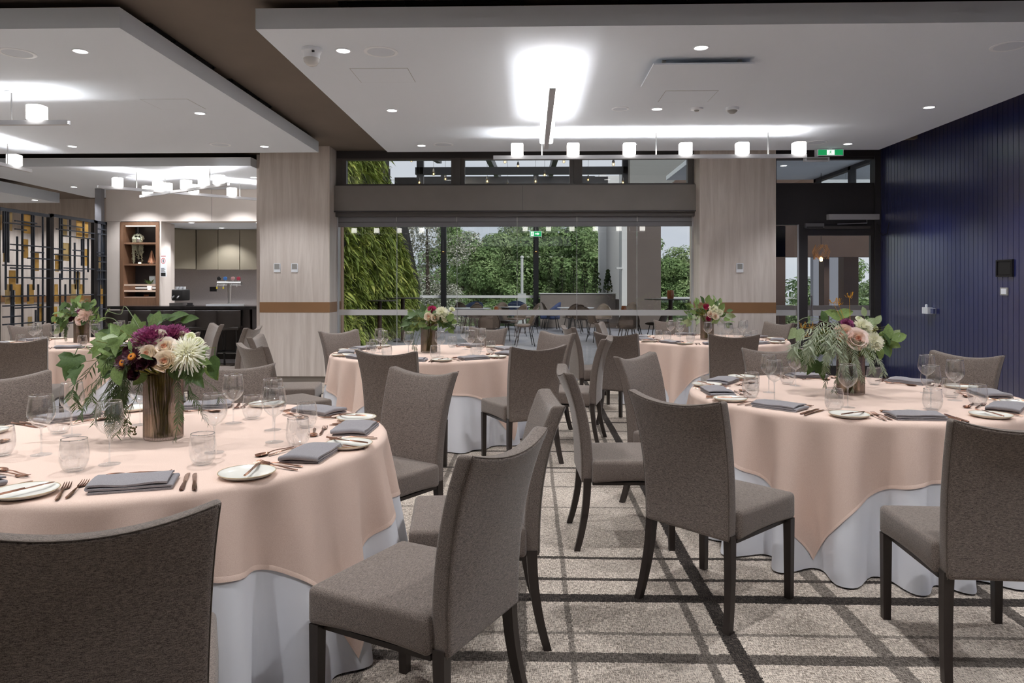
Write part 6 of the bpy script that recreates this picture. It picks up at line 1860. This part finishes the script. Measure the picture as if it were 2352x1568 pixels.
for k, (px, py) in enumerate(((996, 395), (963, 415), (1023, 407), (1119, 412), (1166, 420), (1190, 378), (1230, 412), (1251, 397), (1351, 409), (1409, 373), (1431, 415), (1445, 401), (1160, 367), (1295, 367), (945, 365))):
    Y = 14.0 + (k % 3) * 1.1
    x, z = on_y(px, py, Y)
    t = thing('string_bulb', 'small amber filament bulb hung over the terrace, number %s seen through the clerestory' % ('one two three four five six seven eight nine ten eleven twelve thirteen fourteen fifteen'.split()[k]), 'light bulb', (x, Y, z), 0, 'festoon bulbs')
    t['label'] = 'amber filament bulb in the clerestory, hung ' + ('near the black slats' if px < 980 else 'by the first mullion' if px < 1040 else 'in the middle pane, %s' % ('far left' if px < 1140 else 'left' if px < 1180 else 'centre' if px < 1220 else 'right' if px < 1245 else 'far right') if px < 1310 else 'in the right pane, %s' % ('left' if px < 1380 else 'middle' if px < 1420 else 'right')) + (', lowest' if py > 413 else ', low' if py > 400 else ', high' if py > 370 else ', topmost')
    link('bulb', BULB_G, t); link('filament', BULB_F, t); link('bulb_holder', BULB_C, t)
    MB().tube([(0, 0, .06), (0, 0, 5.0 - z)], .004, 4).build('drop_cord', M['black'], t)
t = thing('terrace_exit_sign', 'green exit sign with arrow hanging over the terrace', 'exit sign')
x, z = on_y(1230.5, 537, 19.7); t.location = (x, 19.7, z)
MB().box(-.16, -.03, -.075, .16, .03, .075).build('sign_body', M['white_plastic'], t, 0); MB().box(-.15, -.032, -.066, .15, -.03, .066).build('sign_face', M['green_sign'], t, 0)
MB().box(-.13, -.034, -.055, -.055, -.032, .055).build('doorway', M['white_sign'], t, 0)
running_man(t, -.09, -.0355, -.002, .10).data.materials[0] = M['green_sign']
MB().add([(-.02, -.034, -.012), (.05, -.034, -.012), (.05, -.034, -.04), (.10, -.034, 0), (.05, -.034, .04), (.05, -.034, .012), (-.02, -.034, .012)], [(0, 1, 5, 6), (2, 3, 4)]).build('arrow', M['white_sign'], t, 0)
MB().box(-.01, -.01, .075, .01, .01, 4.36 - z).build('hanger', M['black_metal'], t, 0)

# --- terrace furniture
def wicker_chair():
    t = thing('terrace_chair', 'x', 'chair')
    def shell(u, v):
        a = (u - .5) * 2
        if v < .45:
            q = v / .45; y = .22 - .42 * q; z = .45 - .03 * math.sin(q * PI) + .02 * a * a * (1 - q) + .05 * a * a * q; w = .215 * (.86 + .2 * math.sin(q * PI * .6))
        else:
            q = (v - .45) / .55; y = -.20 - .14 * q; z = .45 + .42 * q - .0; w = .225 * (1.04 - .9 * max(0, q - .45) ** 1.6 / .383 * .48)
            y += .10 * a * a * (1 - .3 * q); z += -.07 * a * a * q
        return (a * w, y, z)
    m = MB(); m.grid(10, 14, shell); o = m.build('shell', M['weave'], t, 60)
    md = o.modifiers.new('thick', 'SOLIDIFY'); md.thickness = .022
    rim = [shell(0, v / 14) for v in range(15)] + [shell(u / 10, 1) for u in range(1, 11)] + [shell(1, 1 - v / 14) for v in range(1, 15)]
    MB().tube(rim, .014, 5).build('rim', M['terr_leather'], t)
    link('cushion', softbox('cushion', M['terr_leather'], (3, 3, 1), (.38, .38, .05), .02, 2), t, (0, .02, .475))
    for sx in (-1, 1):
        for sy in (-1, 1): MB().tube([(sx * .13, sy * .12, .44), (sx * .21, sy * .21, -.01)], .011, 6).build('leg', M['black_metal'], t)
    MB().tube([(-.17, -.165, .22), (.17, -.165, .22)], .007, 5).build('stretcher', M['black_metal'], t)
    return t
TCH = wicker_chair()
def tub_chair():
    t = thing('tub_chair', 'x', 'chair')
    def shell(u, v):
        a = -PI * .95 + u * PI * .9 + PI * 0
        a = PI * (1.02 + .96 * u)
        r = .34 + .05 * v
        return (r * math.cos(a), r * math.sin(a) * .9, .30 + (.55 * v) * (.55 + .45 * math.sin(u * PI)))
    m = MB(); m.grid(14, 6, shell); o = m.build('back_shell', M['navy_cushion'], t, 60)
    md = o.modifiers.new('thick', 'SOLIDIFY'); md.thickness = .05
    link('cushion', softbox('cushion', M['navy_cushion'], (3, 3, 1), (.56, .54, .14), .04, 3), t, (0, .03, .38))
    for sx in (-1, 1):
        for sy in (-1, 1): MB().tube([(sx * .2, sy * .2, .32), (sx * .26, sy * .25, -.01)], .014, 6).build('leg', M['black_metal'], t)
    return t
TUB = tub_chair()
def ty(py): return FPX * (CAM_H + .01) / (py - HORIZON)      # depth of a floor point
def tchair(px, pyf, rz, label):
    Y = ty(pyf); x = on_y(px, pyf, Y)[0]
    place(TCH, USED, (x, Y, 0), R(rz), label, 'wicker chairs on the terrace')
for a in ((1122, 803, 8, 'dark round-backed wicker chair nearest the glass doors, back to us'), (1205, 794, 98, 'dark wicker chair seen from the side, nearest the glass doors'),
          (1165, 782, -120, 'dark wicker chair beyond the side-on one'), (1185, 772, 130, 'wicker chair turned away behind the pale round table'),
          (1065, 757, -20, 'wicker chair top left before the balustrade'), (1093, 765, 10, 'wicker chair beside the living wall end, rounded back'),
          (1150, 760, 170, 'wicker chair behind the middle terrace table'), (1268, 757, -80, 'pale wicker chair at the left end of planter, side-on'),
          (1313, 766, 20, 'wicker chair before the planter, back to us, left of pair'), (1336, 771, -10, 'wicker chair before the planter, back to us, right of pair'),
          (1325, 752, 175, 'wicker chair against the planter wall, facing us'), (1372, 785, -70, 'wicker chair at the left of the dark terrace table'),
          (1385, 770, 170, 'wicker chair behind the dark terrace table'), (1508, 788, 60, 'grey wicker chair right of the dark terrace table'),
          (1445, 760, 150, 'wicker chair before the taupe pillar'), (1440, 800, 5, 'wicker chair in front of the dark terrace table, back to us'), (1215, 765, 110, 'wicker chair near the black column')):
    tchair(*a)
for a in ((1085, 748, 30, 'navy tub chair left by the balustrade'), (1190, 745, -10, 'navy tub chair in the middle by the balustrade'), (1264, 754, 80, 'navy tub chair at the end of planter')):
    Y = ty(a[1]); x = on_y(a[0], a[1], Y)[0]
    place(TUB, USED, (x, Y, 0), R(a[2]), a[3], 'navy tub chairs')
def ttable(px, pyf, r, h, top, label, name='terrace_table', group='low terrace tables', foot='legs'):
    Y = ty(pyf); x = on_y(px, pyf, Y)[0]
    t = thing(name, label, 'table', (x, Y, -.01), 0, group)
    MB().lathe([(0, h - .025), (r - .02, h - .025), (r, h - .012), (r, h), (0, h)], 36).build('table_top', M[top], t, 40)
    if foot == 'legs':
        for k in range(4):
            a = PI / 4 + k * PI / 2
            MB().tube([(.10 * math.cos(a), .10 * math.sin(a), h - .03), (.30 * math.cos(a), .30 * math.sin(a), 0)], .013, 6).build('leg', M['black_metal'], t)
    else:
        MB().lathe([(.05, .03), (.05, h - .03)], 14).build('pedestal', pbr('bronze_post', S(64, 46, 40), .45, .3) if 'bronze_post' not in bpy.data.materials else bpy.data.materials['bronze_post'], t, 40)
        MB().lathe([(0, 0), (.24, 0), (.24, .015), (.05, .03), (0, .03)], 28).build('foot_plate', M['black_metal'], t, 40)
    return t
ttable(1118, 785, .70, .74, 'table_top', 'pale round terrace table behind the nearest wicker chair')
ttable(1080, 765, .62, .74, 'table_top', 'pale round terrace table farther left by the balustrade')
ttable(1175, 757, .60, .74, 'table_top', 'pale terrace table in the middle distance')
ttable(1322, 762, .56, .74, 'table_top', 'pale round terrace table before the planter')
ttable(1455, 785, .95, .74, 'dark_top', 'wide dark round terrace table at the right')
ttable(872, 801, .36, 1.08, 'dark_top', 'tall bar table nearer the living wall end, left one', 'bar_table', 'tall bar tables', 'post')
ttable(925, 785, .50, 1.10, 'dark_top', 'tall bar table by the living wall end, right one', 'bar_table', 'tall bar tables', 'post')
ttable(1540, 790, .62, 1.09, 'dark_top', 'tall dark bar table beside the taupe pillar', 'bar_table', 'tall bar tables', 'post')
def pot(px, py, Y, h, r, label, mat):
    x, z = on_y(px, py, Y)
    t = thing('candle_pot', label, 'candle holder', (x, Y, z), 0, 'candle pots on terrace tables')
    MB().lathe([(0, 0), (r * .8, 0), (r, h * .5), (r * .85, h), (r * .75, h), (r * .85, h * .5), (0, .01)], 16).build('pot_body', mat, t, 60)
    MB().lathe([(0, h * .35), (r * .5, h * .35), (r * .5, .012)], 10).build('candle', M['petal_cream'], t, 60)
amb = pbr('amber_glass', S(112, 66, 40), .25)
Yt = lambda py: ty(py)
pot(1540, 0 + HORIZON + FPX * (CAM_H - 1.08) / ty(790), ty(790), .20, .09, 'amber glass candle pot on the right tall bar table', amb)
pot(1433, HORIZON + FPX * (CAM_H - .73) / ty(785), ty(785), .16, .07, 'amber candle pot on the wide dark terrace table', amb)
pot(1140, HORIZON + FPX * (CAM_H - .73) / ty(785), ty(785), .14, .06, 'amber candle pot on the nearest pale terrace table', amb)
pot(1095, HORIZON + FPX * (CAM_H - .73) / ty(765), ty(765), .16, .06, 'amber candle pot on the farther left terrace table', amb)

# --- trees beyond the terrace
M['tree_leaf'] = leafy('tree_leaves', S(84, 106, 66), S(122, 146, 94), S(168, 186, 132), .8)
M['tree_leaf2'] = leafy('tree_leaves_pale', S(100, 118, 82), S(140, 158, 112), S(184, 194, 150), .9)
M['bark'] = pbr('bark', S(74, 62, 54), .9, vary=.2, vscale=6)
M['blossom'] = pbr('white_blossom', S(226, 222, 214), .8, vary=.1, vscale=2)
M['blossom_leaf'] = leafy('bronze_leaf', S(110, 110, 98), S(140, 140, 124), S(172, 170, 150), 1.2)
def tree_crown(seed, h, w, base, nclump=46, per=400, size=.16):
    rng = random.Random(seed); cl = []
    for k in range(nclump):
        q = rng.random() ** .8
        z = base + (h - base) * q
        rr = w * (math.sin(min(1, .25 + q * .9) * PI) ** .6 + .18) * rng.uniform(.25, 1.0)
        a = rng.uniform(0, 2 * PI)
        cl.append(((rr * math.cos(a), rr * math.sin(a), z), rng.uniform(.40, .80)))
    return leaf_cloud(seed + 1, cl, per, size)
GROUND = -4.0
CROWNS = [tree_crown(11, 7.7, 2.6, 1.2).mesh('crown', M['tree_leaf'], 0), tree_crown(12, 8.1, 2.8, 1.6).mesh('crown', M['tree_leaf'], 0), tree_crown(13, 7.4, 2.5, 1.0).mesh('crown', M['tree_leaf2'], 0)]
def tree(px, Y, ci, s, rz, label):
    x = on_y(px, 600, Y)[0]
    t = thing('tree', label, 'tree', (x, Y, GROUND), rz, 'trees beyond the terrace')
    o = link('crown', CROWNS[ci], t, None, None, s)
    MB().tube([(0, 0, 0), (.1, 0, 2 * s), (0, .1, 5.5 * s)], [.22, .17, .06], 8).build('trunk', M['bark'], t)
for a in ((1062, 36, 0, .98, 0, 'leafy green tree behind the left black column'), (1110, 34, 1, .88, 1.2, 'leafy green tree left of the flag pole'), (1165, 37, 2, 1.04, 2.0, 'leafy green tree just left of the flag pole'),
          (1215, 35, 0, .95, 3.1, 'leafy green tree behind the right black column'), (1268, 36, 1, .90, .5, 'leafy green tree above the left of planter'), (1320, 34, 0, 1.0, 4.2, 'leafy green tree above the middle of planter'),
          (1365, 36, 2, 1.04, 5.0, 'leafy green tree above the right of planter'), (1140, 42, 1, 1.0, .3, 'farther green tree in the gap left of the flag pole'), (1245, 43, 0, 1.12, .9, 'farther green tree right of the flag pole'),
          (1040, 44, 1, 1.1, 2.2, 'farther green tree beyond the balustrade'), (1345, 44, 1, 1.12, 1.9, 'farther green tree beyond the planter'), (1190, 50, 2, 1.3, .9, 'farthest green tree in the middle'),
          (1535, 34, 0, .82, 2.6, 'green tree right of the taupe pillar'), (1588, 33, 1, .76, .2, 'green tree behind the white edge of right pillar'), (1565, 44, 2, 1.0, 1.0, 'farther pale tree right of the taupe pillar'),
          (1640, 36, 1, .9, 2.9, 'green tree seen beyond the right pillar'), (1480, 40, 0, 1.0, 1.9, 'green tree behind the taupe pillar')):
    tree(*a)
def blossom_tree():
    x = on_y(985, 600, 29)[0]
    t = thing('blossom_tree', 'white blossoming tree beyond the black slat cladding', 'tree', (x - .1, 29, GROUND))
    rng = random.Random(8); cl = []
    for k in range(60): cl.append(((rng.gauss(0, .75), rng.gauss(0, .8), rng.uniform(2.2, 8.8)), rng.uniform(.4, .8)))
    leaf_cloud(81, cl, 170, .12).build('foliage', M['blossom_leaf'], t, 0)
    leaf_cloud(82, cl, 130, .065).build('blossom', M['blossom'], t, 0)
    MB().tube([(0, 0, 0), (.1, 0, 3), (0, .1, 8)], [.16, .13, .04], 8).build('trunk', M['bark'], t)
blossom_tree()
t = thing('flag_pole', 'white pole standing among the trees', 'pole', (on_y(1199, 600, 27)[0], 27, GROUND))
hp = on_y(1199, 592, 27)[1] - GROUND
MB().tube([(0, 0, 0), (0, 0, hp)], .05, 10).build('shaft', M['pale_render'], t); MB().lathe([(0, hp + .09), (.06, hp + .06), (.07, hp), (0, hp - .02)], 12).build('cap', M['pale_render'], t)
MB().box(-.15, -.1, 0, .15, .1, 5.1).build('base_box', M['pale_render'], t, 0)
ground = MB().box(-90, 25.6, GROUND - .2, 90, 110, GROUND); struct('ground', ground, pbr('lawn', S(86, 104, 60), .95, vary=.2, vscale=2))
M['hedge'] = leafy('hedge_leaf', S(74, 92, 62), S(104, 126, 84), S(146, 164, 116), 1.0)
rng = random.Random(21)
cl = [((rng.uniform(-22, 24), rng.uniform(48, 54), GROUND + rng.uniform(.6, 5.0)), rng.uniform(.9, 1.7)) for k in range(170)]
o = leaf_cloud(90, cl, 200, .28).build('treeline', M['hedge'], None, 0)
tag(o, 'dark green belt of trees far behind the terrace', 'trees', None, 'stuff')

# --- what stands beyond the exit door: covered walk with brown beams and columns
M['brown'] = pbr('brown_cladding', S(78, 58, 48), .55, vary=.08, vscale=3)
struct('ceiling_walk', MB().box(2.6, 11.0, 3.42, 9.5, 14.0, 3.5), M['ceil'])
def dx(px, Y): return on_y(px, 600, Y)[0]
x, y = on_z(1800, 380, 3.42)
downlight(x, y, 3.42, 'downlight in the ceiling beyond the exit door transom', 'downlights beyond the exit door', spot_weak)
fr2_ = struct('window_6', MB().prism_x([(11.0, 2.72), (14.0, 2.72), (14.0, 2.80), (11.0, 2.80)], 5.4, 5.5).box(5.4, 11.0, 2.80, 5.5, 11.1, 3.42).box(5.4, 12.4, 2.8, 5.5, 12.5, 3.42).box(5.4, 13.9, 2.8, 5.5, 14, 3.42).box(5.4, 11.0, 3.36, 5.5, 14.0, 3.42), M['frame_dark'])
MB().box(5.445, 11.1, 2.8, 5.45, 13.9, 3.36).build('pane', M['pane'], fr2_, 0)
struct('beam_walk', MB().prism_x([(13.9, 2.62), (14.3, 2.62), (14.3, 3.0), (13.9, 3.0)], 3.0, 9.5), M['beam_grey'])
struct('beam_walk_low', MB().box(dx(1782, 16), 16, 2.02, 9.5, 16.3, 3.3), M['brown'])
for k, (a, b, Y) in enumerate(((1760, 1804, 16), (1893, 1905, 16.2), (1938, 1972, 17))):
    struct('column_%d' % (k + 3), MB().box(dx(a, Y), Y, 0, dx(b, Y), Y + .3, 2.7), M['brown'])
struct('wall_walk', MB().box(dx(1905, 19), 19, 0, dx(1938, 19), 19.2, 2.6).box(dx(1868, 19), 19, 0, dx(1888, 19), 19.2, 2.6), pbr('grey_blue_wall', S(140, 142, 152), .7))
t = thing('walk_rail', 'pale bench rail beyond the glass exit door', 'rail')
MB().box(dx(1782, 15.2), 15.2, .86, dx(2040, 15.2), 15.3, .98).build('rail_board', M['planter'], t, 0)
MB().box(dx(1782, 15.2), 15.22, 0, dx(2040, 15.2), 15.28, .60).build('rail_front', M['brown'], t, 0)
for q in range(6):
    xx = dx(1790 + q * 48, 15.2); MB().box(xx, 15.22, .6, xx + .05, 15.28, .86).build('rail_post', M['brown'], t, 0)
for k, (px, Y, ci, s) in enumerate(((1826, 23, 2, .62), (1868, 24, 0, .64), (1990, 22, 1, .6), (2010, 26, 2, .72), (1940, 30, 0, .8))):
    tree(px, Y, ci, s, k * 1.1, 'green tree seen through the exit door, ' + ('at the side light', 'left of the grey panel', 'right in the glass', 'far right in the glass', 'behind the brown column')[k])
t = thing('basket_pendant', 'woven amber basket pendant with bulb beyond the exit door', 'pendant light')
x, z = on_y(1886, 580, 13.2); t.location = (x, 13.2, z)
m = MB(); rng = random.Random(2)
for k in range(26):
    a = rng.uniform(0, 2 * PI); b = a + rng.choice((-1, 1)) * rng.uniform(.8, 1.8)
    m.tube([(.13 * math.cos(a), .13 * math.sin(a), -.12), (.15 * math.cos((a + b) / 2), .15 * math.sin((a + b) / 2), .02), (.10 * math.cos(b), .10 * math.sin(b), .14)], .004, 4)
m.build('basket_shade', pbr('rattan', S(170, 120, 70), .6), t)
link('bulb', BULB_F, t, (0, 0, -.02), None, 2.6); MB().tube([(0, 0, .1), (0, 0, 3.42 - z)], .005, 5).build('cord', M['black'], t)
t = thing('bare_bulb', 'bright bare bulb at the right of exit door glass', 'light bulb')
x, z = on_y(2002, 553, 13.0); t.location = (x, 13.0, z)
link('bulb', BULB_G, t, None, None, 1.2); link('filament', BULB_F, t, None, None, 1.6); MB().tube([(0, 0, 0), (0, 0, 3.42 - z)], .005, 5).build('cord', M['black'], t)
